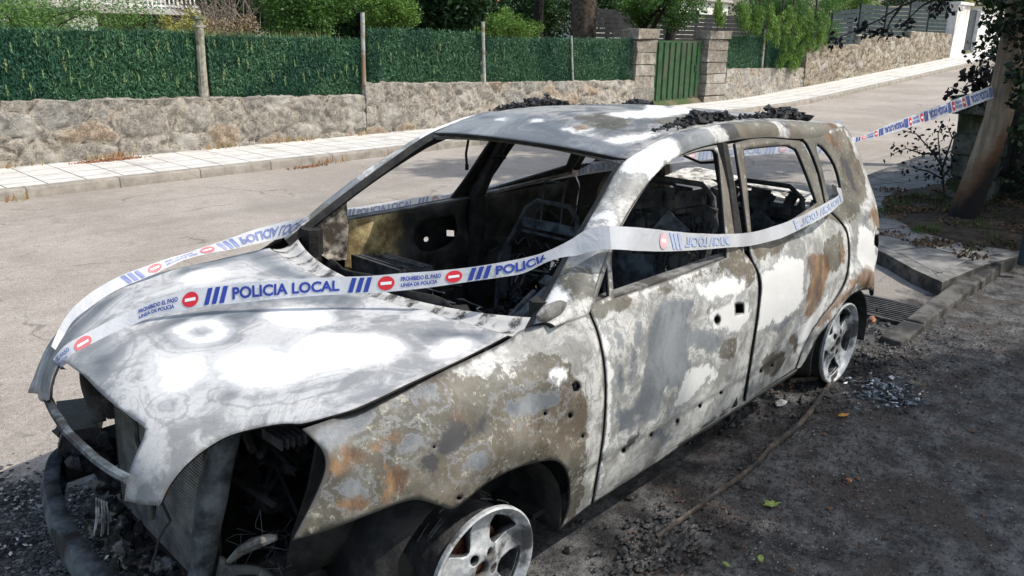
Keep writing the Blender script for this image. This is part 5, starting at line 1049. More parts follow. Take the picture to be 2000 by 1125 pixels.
# dry thicket
t = thing('dry_thicket', 'tangle of bare brown branches beside the balcony house', 'shrub', loc=gb(at(440, 50, 13.5))); mb = MB()
for i in range(130):
    p = Vector(at(random.uniform(385, 505), random.uniform(40, 72), 13.2 + random.uniform(-.3, .6))); d = Vector((random.uniform(-.5, .3), random.uniform(-.1, .2), random.uniform(.1, .5))).normalized(); pts = [p.copy()]
    for k in range(5): p = p + d * random.uniform(.1, .25); d = (d + Vector((random.uniform(-.4, .4), 0, random.uniform(-.35, .3)))).normalized(); pts.append(p.copy())
    mb.tube(pts, [.012, .010, .008, .006, .005, .003], 4)
mb.build('branches', simple('dry_wood', (.10, .08, .065), (.26, .22, .18), 9, .9), t); V, F = leaf_cloud([(at(random.uniform(390, 490), random.uniform(45, 75), 12.6), .2) for _ in range(14)], 1500, .05); mk('foliage', V, F, GR['dry'], t, smooth=False)
# tall weeds along the fence top
def blades(spots, n, h, y0, mat, nm, lab=None, spread=.1):
    V = []; F = []
    for _ in range(n):
        s = random.choice(spots); x = s[0] + random.gauss(0, spread); yv = s[1] + random.gauss(0, .04); z = s[2]; hh = h * random.uniform(.4, 1.1); dx, dy = random.gauss(0, .18) * hh, random.gauss(0, .18) * hh; w_ = .006 + .004 * random.random(); n0 = len(V)
        V += [(x - w_, yv, z), (x + w_, yv, z), (x + dx * .4 + w_ * .8, yv + dy * .4, z + hh * .6), (x + dx * .4 - w_ * .8, yv + dy * .4, z + hh * .6), (x + dx, yv + dy, z + hh)]; F += [(n0, n0 + 1, n0 + 2, n0 + 3), (n0 + 3, n0 + 2, n0 + 4)]
    return mk(nm, V, F, mat, smooth=False)
o = blades([at(p, 100, 9.75) * [1, 1, 0] + np.array([0, 0, 1.30]) for p in list(range(330, 640, 9)) + list(range(330, 480, 9)) + list(range(735, 1000, 30))], 1500, .56, 9.8, islands('dull_weeds', (.09, .12, .04), (.26, .25, .12), .8), 'weeds', spread=.12); tag(o, 'dry and yellow weeds growing along the back of the hedge fence', 'weeds', kind='stuff')
o = blades([(at(p, 240, WY - .05)[0], WY - .10, .12) for p in (5, 190, 205, 220, 420, 560, 430, 600, 700, 880)] + [(at(p, 300, 7.6)[0], 7.55, .0) for p in (645, 650, 755, 20)], 190, .11, 0, islands('withered_weeds', (.28, .13, .06), (.30, .26, .10), .8), 'weeds', spread=.16); tag(o, 'small withered reddish weeds at the foot of the stone wall and in the kerb joint', 'weeds', kind='stuff')
V, F = leaf_cloud([((at(p, 320, WY - .3)[0], WY - .25, KH + .015), .20, (1.8, .6, .05)) for p in (185, 205, 225, 250)] + [((U(600, 327, 2, 0)[0] , U(600, 327, 2, 0)[1], .012), .22, (1.8, .35, .03))], 900, .035, .5); tag(mk('dry_leaves', V, F, islands('rusty_leaf_litter', (.22, .09, .04), (.36, .20, .12), .8), smooth=False), 'scattered rusty dry leaves on the far pavement and gutter', 'leaves', kind='stuff')
# houses and slatted fence behind
hs = thing('house', 'white-fronted house with a balcony railing over a dark ground floor, far left behind the fence', 'house', loc=gb(at(290, 50, 20))); H = lambda a, b, c, d, y, th: panel_px(a, b, c, d, y, th)
M_BROWN = simple('dark_brown_wall', (.10, .075, .06), (.17, .13, .10), 3, .9); M_SLAB = simple('pale_slab', (.40, .38, .36), (.52, .50, .48), 4, .9); M_GLASS = simple('dull_window_glass', (.06, .10, .12), (.10, .15, .17), 2, .25, 0, 0)  # dark brown wall colour shared by both houses
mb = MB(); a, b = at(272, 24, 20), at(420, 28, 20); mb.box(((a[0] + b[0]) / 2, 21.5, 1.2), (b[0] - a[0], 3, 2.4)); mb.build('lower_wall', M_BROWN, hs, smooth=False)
mb = MB(); a, b = at(150, 18, 19), at(385, 22, 19); zs = a[2]; mb.box(((a[0] + b[0]) / 2, 20.4, zs), (b[0] - a[0], 3.2, .14)); mb.build('balcony_slab', M_SLAB, hs, smooth=False)
mb = MB(); xb = np.arange(a[0], b[0], .11)
for x in xb: mb.box((x, 18.9, zs + .5), (.035, .03, .95))
mb.box(((a[0] + b[0]) / 2, 18.9, zs + .98), (b[0] - a[0], .05, .05)); mb.box(((a[0] + b[0]) / 2, 18.9, zs + .14), (b[0] - a[0], .05, .05)); mb.build('balcony_railing', M_WHITE, hs, smooth=False)
mb = MB(); mb.box(((a[0] + b[0]) / 2, 22.3, zs + 1.6), (b[0] - a[0] + 1, .3, 3.1)); mb.build('upper_wall', M_SLAB, hs, smooth=False)
mb = MB(); q = at(315, 40, 19.93); mb.box(tuple(q), (.85, .06, .9)); mb.build('window', M_GLASS, hs, smooth=False); mb = MB(); mb.box((q[0] + 1.0, 19.94, q[2] - .3), (.7, .05, 1.6)); mb.build('door', M_BARKD, hs, smooth=False)
for p0, p1, pt, y, lb in ((0, 190, -30, 26, 'pale building partly hidden by the feathery shrub at the top left corner'), (1165, 1420, -30, 30, 'white building behind the slatted fence right of the pine trunk')):
    t = thing('building', lb, 'building', loc=gb(at((p0 + p1) / 2, 40, y))); a, b = at(p0, 40, y), at(p1, 40, y); mb = MB(); mb.box(((a[0] + b[0]) / 2, y + 2, 2.4), (b[0] - a[0], 4, 4.2)); mb.build('wall', M_WHITE, t, smooth=False)
    mb = MB(); mb.box(((a[0] + b[0]) / 2, y + 2, 4.6), (b[0] - a[0] + .5, 4.5, .18)); mb.build('roof', M_SLAB, t, smooth=False); mb = MB()
    for k in range(3): mb.box((a[0] + (b[0] - a[0]) * (k + .5) / 3, y - .01, 2.9), (1.1, .06, 1.0))
    mb.build('window', M_GLASS, t, smooth=False)
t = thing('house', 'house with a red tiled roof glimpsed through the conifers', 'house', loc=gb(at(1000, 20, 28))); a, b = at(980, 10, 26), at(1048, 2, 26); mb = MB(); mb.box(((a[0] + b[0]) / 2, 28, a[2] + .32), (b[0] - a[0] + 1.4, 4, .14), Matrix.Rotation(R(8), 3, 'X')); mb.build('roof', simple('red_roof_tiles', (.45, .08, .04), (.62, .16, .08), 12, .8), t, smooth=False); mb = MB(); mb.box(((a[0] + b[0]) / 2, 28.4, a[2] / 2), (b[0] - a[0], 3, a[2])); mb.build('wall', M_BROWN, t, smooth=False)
sf = thing('fence', 'dark slatted garden fence with light showing between its boards, behind the gate', 'fence', loc=gb(at(1330, 70, 15))); M_SLAT = simple('dark_slats', (.012, .012, .014), (.03, .03, .034), 4, .5)
a, b = at(1163, 60, 15), at(1510, 60, 15); z1 = at(1330, 24, 15)[2]
for j in range(9):
    mb = MB(); z = z1 - .1 - j * .155; mb.box(((a[0] + b[0]) / 2, 15, z), (b[0] - a[0], .03, .142)); mb.build('slat', M_SLAT, sf, smooth=False)
for j in range(7): mb = MB(); mb.box((a[0] + (b[0] - a[0]) * j / 6, 15.05, z1 / 2 + .1), (.08, .08, z1)); mb.build('fence_post', M_SLAT, sf, smooth=False)
# ---------------------------------------------------------------- right side: pole, pillar, ivy, sapling
n = N('pole_wood'); x = n.sep(); st = n.noise(7, 8, .75, v=n.map((1, 1, .12))); c = n.mix(n.ramp(st, .32, .66), (.16, .115, .078), (.42, .335, .25)); c = n.mix(n.ramp(n.noise(2.3, 5, .6), .52, .66, 0, .7), c, (.14, .125, .10))
z_ = n.math('ADD', x[2], n.math('MULTIPLY', n.math('SUBTRACT', n.noise(5, 5, .7), .5), .45)); side_ = n.math('MULTIPLY', x[1], -2.2); zz_ = n.math('SUBTRACT', z_, n.math('MAXIMUM', side_, 0.0)); c = n.mix(n.ramp(zz_, .62, .22), c, (.14, .07, .035)); c = n.mix(n.ramp(zz_, .36, .05), c, (.012, .011, .011)); n.bump(n.math('ADD', st, n.noise(40, 5, .7)), .8, .02); M_POLE = n.out(c, .85)
PB = Vector((7.1, -.23, .10)); PT = Vector((7.25, -.40, 6.2)); mb = MB(); mb.tube([Vector((7.1 + .02 * k, float(np.interp(.1 + .5 * k, [.1, .6, 1.2, 2.1, 6.2], [-.225, -.30, -.372, -.352, -.40])), .1 + .5 * k)) for k in range(13)], [.135, .122, .118, .116, .114, .112, .110, .108, .106, .104, .102, .10, .10], 20)
pole = mk('utility_pole', [tuple(Vector(v) - PB) for v in mb.V], mb.F, M_POLE, sharp=40); pole.location = PB; tag(pole, 'leaning wooden utility pole with a scorched black foot at the right edge', 'pole')
mb = MB(); 
for k in range(4): mb.box((8.25, .02, .24 + k * .24), (.42 - .02 * k, .42, .235), jit=.025)
mb.box((8.22, .03, 1.15), (.55, .55, .20), jit=.02); o = mb.build('stone_pillar', simple('mossy_dark_stone', (.055, .06, .05), (.16, .165, .145), 8, .95, 0, .9, .03, .2, 8, (.04, .055, .025), 3), smooth=False); b = o.modifiers.new('bevel', 'BEVEL'); b.width = .03; b.segments = 2; tag(o, 'mossy square stone pillar standing in shade behind the leaning pole', 'pillar')
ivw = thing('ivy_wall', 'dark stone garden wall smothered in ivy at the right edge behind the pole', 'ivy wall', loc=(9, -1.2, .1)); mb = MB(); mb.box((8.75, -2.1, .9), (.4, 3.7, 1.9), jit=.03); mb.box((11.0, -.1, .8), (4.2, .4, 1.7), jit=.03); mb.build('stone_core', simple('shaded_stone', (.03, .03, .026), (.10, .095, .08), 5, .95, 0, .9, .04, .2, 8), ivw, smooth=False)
cl = []
for i in range(110): y = random.uniform(-3.8, -.35); cl.append(((8.45 + random.uniform(-.05, .25), y, random.uniform(.2, 3.2)), random.uniform(.16, .40)))
for i in range(70): cl.append(((random.uniform(8.8, 13), .0 + random.uniform(-.2, .25), random.uniform(.9, 2.6)), random.uniform(.2, .42)))
for k in range(20): t_ = random.uniform(.22, .5); p = PB.lerp(PT, t_); cl.append(((p.x + random.uniform(-.02, .2), p.y - random.uniform(-.06, .22), p.z), random.uniform(.06, .16)))
for _ in range(46):
    a_ = (random.uniform(1935, 1968), random.uniform(-25, 60)) if random.random() < .35 else (random.uniform(1978, 2020), random.uniform(-20, 300)); cl.append((tuple(U(a_[0], a_[1], 0, random.uniform(6.85, 7.0))), random.uniform(.05, .13)))
V, F = leaf_cloud(cl, 34000, .065, .75, .5); mk('ivy_leaves', V, F, GR['ivy'], ivw, smooth=False)
mb = MB()
for i in range(60):
    p = Vector((8.35 + random.uniform(-.15, .1), random.uniform(-3, -.35), random.uniform(.1, 1.6))); pts = [p.copy()]
    for k in range(6): p = p + Vector((random.uniform(-.06, .05), random.uniform(-.14, .14), random.uniform(-.05, .22))); pts.append(p.copy())
    mb.tube(pts, [.009, .008, .007, .006, .005, .004, .003], 5)
mb.build('dry_stems', simple('ivy_stems', (.05, .035, .025), (.16, .11, .08), 9, .9), ivw)
def leafpoly(c, a, b, L, Wd, V, F):
    n0 = len(V); c, a, b = map(Vector, (c, a, b)); n_ = a.cross(b) * .15
    P = [(0, 0), (.25, .42), (.55, .5), (.85, .22), (1.05, 0), (.85, -.22), (.55, -.5), (.25, -.42)]
    for u, v in P: V.append(c + a * u * L + b * v * Wd - n_ * abs(v) * L)
    F.append((n0, n0 + 1, n0 + 2, n0 + 3, n0 + 4)); F.append((n0, n0 + 4, n0 + 5, n0 + 6, n0 + 7))
def rvec(s=1): return Vector((random.gauss(0, s), random.gauss(0, s), random.gauss(0, s))).normalized()
def branch_thing(name, label, stems, leaves, size, mat, cat, stemr, loc, group=None):
    t = thing(name, label, cat, group, loc=loc); mb = MB()
    for s in stems: mb.tube(s, [stemr * (1 - .75 * k / (len(s) - 1)) for k in range(len(s))], 6)
    mb.build('stem', M_BARKD, t); V = []; F = []
    for c in leaves:
        a = (rvec() + Vector((0, 0, -.5))).normalized(); leafpoly(c, a, a.cross(rvec()).normalized(), size * random.uniform(.6, 1.2), size * random.uniform(.45, .7), V, F)
    mk('leaves', V, F, mat, t, smooth=False); return t
def tw(P, x=8.0): return [Vector(U(p[0], p[1], 0, x)) for p in P]
stems = [tw([(1845, 402), (1842, 350), (1835, 300), (1832, 262), (1842, 235)]), tw([(1838, 320), (1815, 290), (1790, 262), (1755, 252)]), tw([(1836, 300), (1800, 300), (1770, 290), (1745, 300)], 7.9), tw([(1842, 350), (1815, 335), (1790, 330), (1775, 322)], 7.85), tw([(1842, 345), (1858, 325), (1865, 300)]), tw([(1840, 330), (1860, 270), (1850, 245)], 8.1)]
lv = []
for s in stems:
    for _ in range(36 if s is stems[0] else 46): k = random.randrange(max(1, len(s) - 3), len(s)); lv.append(s[k - 1].lerp(s[k], random.random()) + Vector((random.gauss(0, .05), random.gauss(0, .07), random.gauss(0, .05))))
branch_thing('sapling', 'thin sapling with dark leaves growing at the pavement edge left of the pole', stems, lv, .05, GR['scorched'], 'sapling', .012, tuple(stems[0][0]))
def cluster(P, n, s): return [Vector(U(P[0] + random.gauss(0, s), P[1] + random.gauss(0, s * .8), 0, 7.6 + random.uniform(-.1, .1))) for _ in range(n)]
st2 = [tw([(1960, -60), (1860, -20), (1790, 0), (1760, 12), (1715, 40), (1670, 60), (1625, 80)], 7.6), tw([(1860, -20), (1800, 12), (1770, 40)], 7.6), tw([(1760, 12), (1740, 40), (1730, 62)], 7.6), tw([(1900, -30), (1840, 5), (1820, 22)], 7.6)]; lv2 = []
for P, n_, s in (((1632, 78), 26, 8), ((1690, 52), 20, 8), ((1730, 60), 34, 11), ((1700, 62), 18, 9), ((1770, 44), 26, 8), ((1830, 18), 26, 12), ((1680, 50), 8, 6), ((1860, 0), 40, 18)): lv2 += cluster(P, n_, s)
branch_thing('overhanging_branch', 'bare overhanging branch with clusters of shrivelled dark leaves crossing the grey fence', st2, lv2, .065, GR['scorched'], 'branch', .016, tuple(st2[0][0]))
st3 = [tw([(1945, 240), (1915, 200), (1880, 180), (1855, 170)], 7.6), tw([(1940, 190), (1900, 150), (1880, 140)], 7.6), tw([(1930, 120), (1925, 170), (1910, 215)], 7.6)]; lv3 = []
for P, n_, s in (((1860, 180), 16, 6), ((1885, 145), 12, 6), ((1915, 165), 60, 13), ((1905, 195), 40, 13), ((1880, 195), 20, 9), ((1925, 140), 30, 12)): lv3 += cluster(P, n_, s)
branch_thing('overhanging_branch', 'short leafy branch with large dark leaves hugging the left side of the pole', st3, lv3, .085, GR['scorched'], 'branch', .012, tuple(st3[0][0]))
# soil and litter around the pole
n = N('dark_soil'); c = n.mix(n.ramp(n.noise(9, 8, .75), .35, .65), (.02, .014, .010), (.10, .070, .045)); n.bump(n.noise(30, 8, .75), 1.0, .03); M_SOIL = n.out(c, .95)
SP = spline([(6.0, -.35), (6.4, .15), (7.0, .55), (7.7, .80), (8.6, .75), (9.4, .3), (9.3, -2.5), (7.6, -2.2), (6.6, -1.3), (6.0, -.9)], .15)
cs_ = SP.mean(0); rings = 7; V = []; F = []
for k in range(rings + 1):
    for p in SP:
        t = k / rings; q = cs_ + (p - cs_) * t; V.append((q[0] + .03 * mnoise.noise((q[0] * 5, q[1] * 5, 0)), q[1] + .03 * mnoise.noise((q[0] * 5, q[1] * 5, 7)), .112 + (1 - t) ** .5 * .05 + .03 * (1 - t) * mnoise.noise((q[0] * 4, q[1] * 4, 1)) if k < rings else .108))
m = len(SP)
for k in range(rings):
    for i in range(m): F.append((k * m + i, (k + 1) * m + i, (k + 1) * m + (i + 1) % m, k * m + (i + 1) % m))
tag(mk('soil', V, F, M_SOIL), kind='structure')
litter = []
for _ in range(60): q = SP[rng.integers(len(SP))] * .55 + cs_ * .45 + rng.normal(size=2) * .45; litter.append(((q[0], q[1], .15), .22, (1, 1, .06)))
for _ in range(10): litter.append(((5.9 + random.uniform(-.3, .5), random.uniform(-.85, .2), .125), .16, (1, 1, .05)))
V, F = leaf_cloud(litter, 5200, .045, .5); tag(mk('leaf_litter', V, F, islands('brown_litter', (.06, .035, .02), (.20, .125, .07), .85, (.03, .05, .015)), smooth=False), 'brown fallen leaves and twigs around the foot of the pole', 'leaves', kind='stuff')
o = blades([(random.uniform(5.9, 8.2), random.uniform(-.9, .5), .12) for _ in range(26)], 520, .10, 0, GR['mid'], 'weeds', spread=.06); tag(o, 'low green weeds among the litter by the pole', 'weeds', kind='stuff')
p_ = U(1996, 515, 2, .11); mb = MB(); mb.tube([(p_[0], p_[1], .1), (p_[0], p_[1], .36)], .035, 12); mb.tube([(p_[0], p_[1], .36), (p_[0], p_[1], .40)], .042, 12); o = mb.build('bollard', M_GREYF); tag(o, 'small blue-grey metal post at the right edge of the picture', 'post')
# trees that stand beside the street outside the frame on the near side and shade it
T_OFF = [((13.6, -1.8, .1), (12.7, .0, 9.0), (2.9, 2.3, 1.4), 'tallest street tree beyond the ivy wall, its crown high over the road'), ((10.5, -3.0, .1), (9.8, -2.2, 6.2), (3.6, 2.6, 2.0), 'tall street tree standing over the ivy wall at the right edge'), ((6.4, -8.6, .1), (5.0, -6.6, 6.2), (2.6, 2.2, 1.5), 'street tree whose crown shades the burnt ground beside the car')]
for b_, c_, r_, lb in T_OFF: tree('tree', lb, b_, c_, r_, 15000, .20, GR['mid'], nclump=46, rs=(.5, .9), trunk=.2, group='street trees on the near side')
# ---------------------------------------------------------------- police tape
def flatmat(name, c, rough=.45, tr=0.0, bp=0):
    n = N(name); f = n.noise(14, 4, .6)
    if bp: n.bump(n.math('ADD', n.noise(18, 3, .5, dist=1.5), n.math('MULTIPLY', n.noise(60, 3, .5, dist=2), .4)), bp, .012)
    m = n.out(n.mix(n.ramp(f, .3, .7), tuple(v * .93 for v in c), c), rough, 0, .5)
    if tr:
        t = n.n('ShaderNodeBsdfTranslucent'); t.inputs[0].default_value = (*c, 1); x = n.n('ShaderNodeMixShader'); x.inputs[0].default_value = tr
        n.t.links.new(n.b.outputs[0], x.inputs[1]); n.t.links.new(t.outputs[0], x.inputs[2]); n.t.links.new(x.outputs[0], n.t.nodes['Material Output'].inputs[0])
    return m
M_TAPE = flatmat('white_tape_film', (.80, .81, .85), .32, .45, .28); M_INKB = flatmat('blue_print', (.02, .045, .30)); M_INKR = flatmat('red_print', (.62, .02, .035)); M_INKW = flatmat('white_print', (.80, .81, .84))
M_FB = flatmat('blue_print_through_film', (.34, .40, .58)); M_FR = flatmat('red_print_through_film', (.66, .42, .46)); M_MB = flatmat('half_hidden_blue_print', (.16, .20, .42)); M_MR = flatmat('half_hidden_red_print', (.60, .16, .18))
def text2d(s, h):
    cu = bpy.data.curves.new('t', 'FONT'); cu.body = s; cu.size = 1.0; cu.offset = .034; cu.resolution_u = 3; ob = bpy.data.objects.new('t', cu); col.objects.link(ob)
    dg = bpy.context.evaluated_depsgraph_get(); me = bpy.data.meshes.new_from_object(ob.evaluated_get(dg)); bm = bmesh.new(); bm.from_mesh(me)
    bmesh.ops.triangulate(bm, faces=bm.faces); V = np.array([v.co[:2] for v in bm.verts]); F = [[v.index for v in f.verts] for f in bm.faces]; bm.free(); bpy.data.meshes.remove(me); bpy.data.objects.remove(ob); bpy.data.curves.remove(cu)
    V -= V.min(0); V *= h / V[:, 1].max(); return V, F
TXT = {s: text2d(s, 1.0) for s in ('POLICIA LOCAL', 'PROHIBIDO EL PASO', 'LINEA DE POLICIA')}
def pattern():
    """one period of the print in tape widths: list of (V, F, ink)"""
    o = []
    def bars(u0):
        for k in range(3): a = u0 + k * .42; o.append((np.array([(a, -.42), (a + .26, -.42), (a + .50, .42), (a + .24, .42)]), [[0, 1, 2, 3]], 0))
    def put(s, u0, u1, v0, v1): V, F = TXT[s]; V = V.copy(); V[:, 0] = u0 + V[:, 0] / V[:, 0].max() * (u1 - u0); V[:, 1] = v0 + V[:, 1] * (v1 - v0); o.append((V, F, 0))
    def stop(u):
        t = np.linspace(0, 2 * math.pi, 24, endpoint=False); o.append((np.stack([u + .46 * np.cos(t), .40 * np.sin(t)], 1), [list(range(24))], 1)); o.append((np.array([(u - .30, -.085), (u + .30, -.085), (u + .30, .085), (u - .30, .085)]), [[0, 1, 2, 3]], 2))
    bars(0); put('POLICIA LOCAL', 1.55, 7.4, -.31, .31); bars(7.85); stop(9.95); put('PROHIBIDO EL PASO', 10.75, 12.95, .03, .30); put('LINEA DE POLICIA', 10.75, 12.75, -.30, -.07); stop(13.65); return o
def ribbon(parent, st, name='tape_band', prints=(), w0=.060, wav=.0, seed=1):
    """st: (x_top, y_top, x_bottom, y_bottom, distance) of the two edges; prints: (from, to, offset, mirror_u, mirror_v, inks)"""
    T = np.array([UD(s[0], s[1], s[4]) for s in st]); B = np.array([UD(s[2], s[3], s[4]) for s in st]); mid = (T + B) / 2
    d = np.r_[0, np.cumsum(np.linalg.norm(np.diff(mid, axis=0), axis=1))]; n_ = max(40, int(d[-1] / .012)); t = np.linspace(0, d[-1], n_)
    Ti = np.stack([cubic(d, T[:, i], t) for i in range(3)], 1); Bi = np.stack([cubic(d, B[:, i], t) for i in range(3)], 1)
    view = np.array(CC) - (Ti + Bi) / 2; view /= np.linalg.norm(view, axis=1)[:, None]
    def pos(u, v):
        u = np.clip(u, 0, d[-1]); a = np.stack([np.interp(u, t, Ti[:, i]) for i in range(3)], 1); b = np.stack([np.interp(u, t, Bi[:, i]) for i in range(3)], 1)
        p = b + (a - b) * (v + .5)[:, None]; ax = np.gradient((Ti + Bi) / 2, axis=0); nn = np.cross(ax, Ti - Bi); nn /= np.linalg.norm(nn, axis=1)[:, None] + 1e-9
        s = np.sign((nn * view).sum(1)); nn = nn * s[:, None]; N_ = np.stack([np.interp(u, t, nn[:, i]) for i in range(3)], 1)
        crease = .0030 * v * np.sin(u * 17 + seed) + .0025 * v * np.sin(u * 41 + seed * 2) + .0012 * np.sin(u * 33) + .0006 * np.sin(u * 88)
        return p + N_ * (crease * wav)[:, None] if np.ndim(wav * crease) else p, N_
    m = 13; uu, vv = np.meshgrid(t, np.linspace(-.5, .5, m), indexing='ij'); P, _ = pos(uu.ravel(), vv.ravel()); F = [(i * m + k, (i + 1) * m + k, (i + 1) * m + k + 1, i * m + k + 1) for i in range(n_ - 1) for k in range(m - 1)]
    band = mk(name, P, F, M_TAPE, parent)
    W = w0; PAT = pattern(); V = []; Fs = []; MI = []
    for (u0, u1, off, mu, mv, inks) in prints:
        u0 = np.interp(u0, range(len(d)), d); u1 = np.interp(u1, range(len(d)), d)
        for k in range(-2, int(d[-1] / (14.4 * W)) + 3):
            for Vp, Fp, ink in PAT:
                x = Vp[:, 0]; y = Vp[:, 1]
                if mu: x = 14.4 - x
                U_ = (x + 14.4 * k) * W + off; y = -y if mv else y
                if U_.mean() < u0 or U_.min() > u1 or U_.min() < 0 or U_.max() > d[-1]: continue
                # split faces that would bridge the curve of the film
                p, nn = pos(U_, y); p = p + nn * (.0026 if ink != 2 else .0036); n0 = len(V); Fq = [f for f in Fp if U_[f].max() <= u1 + .001]; V += list(p); Fs += [[a + n0 for a in f] for f in Fq]; MI += [inks[ink]] * len(Fq)
    if V: mk('lettering', V, Fs, [M_INKB, M_INKR, M_INKW, M_FB, M_FR, M_MB, M_MR], band, MI, smooth=False)
    return band
loop = thing('police_tape', 'white police tape with blue lettering and red stop signs, drawn right round the burnt car', 'tape', loc=(1.0, 0, .95))
FULL = (0, 1, 2); FAINT = (3, 4, 2); HALF = (5, 6, 2)
S1 = [(110, 706, 128, 722, 2.56), (112, 690, 124, 714, 2.46), (122, 679, 134, 706, 2.46), (160, 655, 168, 684, 2.48), (200, 634, 206, 661, 2.51), (250, 609, 253, 638, 2.54), (300, 587, 301, 617, 2.55), (340, 574, 341, 609, 2.55), (400, 561, 401, 599, 2.55), (460, 553, 461, 592, 2.55), (560, 546, 560, 582, 2.55), (660, 541, 660, 575, 2.55), (720, 539, 720, 573, 2.55), (780, 534, 780, 568, 2.55), (850, 529, 850, 560, 2.55), (925, 521, 925, 549, 2.55), (975, 513, 975, 542, 2.55), (1022, 504, 1024, 533, 2.55), (1062, 493, 1068, 512, 2.545), (1090, 481, 1096, 503, 2.54), (1118, 466, 1126, 499, 2.54), (1143, 450, 1152, 492, 2.535), (1165, 443, 1172, 488, 2.53), (1190, 441, 1194, 487, 2.53)]
S2 = [(1190, 441, 1194, 487, 2.53), (1230, 443, 1232, 489, 2.61), (1290, 449, 1291, 491, 2.76), (1350, 455, 1351, 489, 2.92), (1413, 457, 1414, 484, 3.08), (1470, 453, 1471, 479, 3.23), (1526, 437, 1530, 463, 3.36), (1569, 419, 1573, 443, 3.47), (1611, 397, 1616, 419, 3.59), (1636, 382, 1641, 400, 3.66), (1642, 372, 1646, 392, 3.74), (1636, 366, 1640, 384, 3.9), (1624, 360, 1628, 380, 4.2)]
ribbon(loop, S1, prints=[(0, 3.6, .245, False, False, HALF), (5.6, 18.2, -.26, False, False, FULL)], wav=1.0)
ribbon(loop, S2, prints=[(2.0, 4.2, .06, True, False, FAINT), (6.6, 9.5, .06, True, False, FAINT)], wav=1.6, seed=4)
S3 = [(1612, 282, 1612, 299, 5.3), (1545, 282, 1545, 299, 5.25), (1450, 287, 1450, 305, 5.2), (1300, 298, 1300, 321, 5.1), (1143, 319, 1143, 341, 4.92), (1060, 336, 1060, 356, 4.7), (981, 355, 981, 372, 4.5), (932, 368, 932, 384, 4.4), (820, 385, 820, 404, 4.1), (698, 404, 698, 426, 3.83), (640, 414, 640, 440, 3.66), (584, 427, 560, 462, 3.46), (505, 446, 512, 474, 3.3), (424, 474, 436, 490, 3.2), (360, 495, 368, 505, 3.13), (290, 518, 299, 536, 3.02), (212, 550, 224, 569, 2.93), (164, 582, 176, 600, 2.87), (132, 614, 142, 628, 2.83), (114, 645, 124, 656, 2.80), (100, 676, 108, 684, 2.76)]
ribbon(loop, S3, prints=[(0, 11, .05, True, False, FAINT), (11.4, 20, -.10, True, True, HALF)], wav=1.0, seed=7)
pt = thing('police_tape', 'length of police tape stretched from the rear of the burnt car to the leaning pole', 'tape', loc=(5, -.3, 1.2))
S4 = [(1664, 268, 1668, 280, 4.42), (1672, 268, 1675, 277, 4.45), (1700, 258, 1702, 271, 4.7), (1735, 243, 1738, 261, 5.05), (1785, 224, 1789, 245, 5.6), (1840, 203, 1845, 226, 6.2), (1890, 185, 1896, 208, 6.75), (1938, 167, 1943, 190, 7.25)]
def wide_ribbon():
    global pattern_w
    return ribbon(pt, S4, prints=[(0, 20, .1, True, True, FULL)], wav=1.0, seed=2, w0=.088)
_b = wide_ribbon()
ribbon(pt, [(1630, 237, 1637, 232, 4.40), (1643, 252, 1652, 248, 4.40), (1654, 272, 1664, 268, 4.40), (1660, 292, 1668, 288, 4.42), (1664, 300, 1670, 297, 4.46)], name='tape_tail', wav=1.0, seed=9)
# ---------------------------------------------------------------- charred lumps on the roof
def rubble(name, label, spine, n, r, mats, flat=.7, spread=.03, cat='debris', chips=0, group=None):
    P = resample(np.array(spine), 40); mb = MB()
    for i in range(n):
        q = P[random.randrange(40)]; rr = r * random.uniform(.45, 1.15) * (q[3] if P.shape[1] > 3 else 1); h = q[3] if P.shape[1] > 3 else 1
        mb.lump((q[0] + random.gauss(0, spread), q[1] + random.gauss(0, spread * .8), q[2] + rr * .2 + abs(random.gauss(0, .010)) * h), rr, (random.uniform(.7, 1.3), random.uniform(.7, 1.2), flat * random.uniform(.6, 1.3)), 8, 1.15, freq=2.2)
    for i in range(chips):
        q = P[random.randrange(40)]; c = np.array(q[:3]) + rng.normal(size=3) * [spread, spread, .008]; mb.box(tuple(c), (random.uniform(.01, .05), random.uniform(.01, .03), .003), Matrix.Rotation(random.uniform(0, 3), 3, 'Z') @ Matrix.Rotation(random.uniform(-.5, .5), 3, 'X'), mi=1 if len(mats) > 1 else 0)
    o = mk(name, mb.V, mb.F, mats, None, mb.MI, smooth=False); return tag(o, label, cat, group)
zr = lambda x, y: float(f_roof(np.array([x]), np.array([y]))[0, 2])
def rs(P): return [(x, y, zr(x, y), h) for x, y, h in P]
rubble('charred_debris', 'long crust of charred plastic along the near edge of the car roof', rs([(1.33, -.50, .4), (1.5, -.5, .8), (1.66, -.50, 1.5), (1.78, -.5, 1.2), (1.95, -.49, .6), (2.15, -.49, .7), (2.3, -.49, .6)]), 300, .014, [M_CHAR], spread=.026)
rubble('charred_debris', 'rounded charred lump on the rear near corner of the car roof', rs([(2.42, -.46, 1.2), (2.5, -.47, 1.6), (2.62, -.46, 1.4)]), 190, .018, [M_CHAR, M_CHARASH], spread=.026)
rubble('charred_debris', 'charred crust along the far edge of the car roof, above the front pillar', rs([(1.42, .52, .5), (1.55, .53, 1.0), (1.75, .53, 1.5), (1.9, .53, 1.2)]), 210, .013, [M_CHAR], spread=.022)
rubble('charred_debris', 'small charred lump with a pale scrap on the far edge of the roof, below the left gate pillar', rs([(2.5, .52, 1.1), (2.62, .52, 1.3), (2.72, .52, .8)]), 90, .021, [M_CHAR, M_ASHW], spread=.018, chips=14)
rubble('charred_debris', 'thin broken ash crust on the far roof edge between the two charred lumps', rs([(1.95, .54, .3), (2.2, .54, .35), (2.45, .54, .3)]), 60, .018, [M_CHARASH], flat=.5, spread=.018, chips=20)
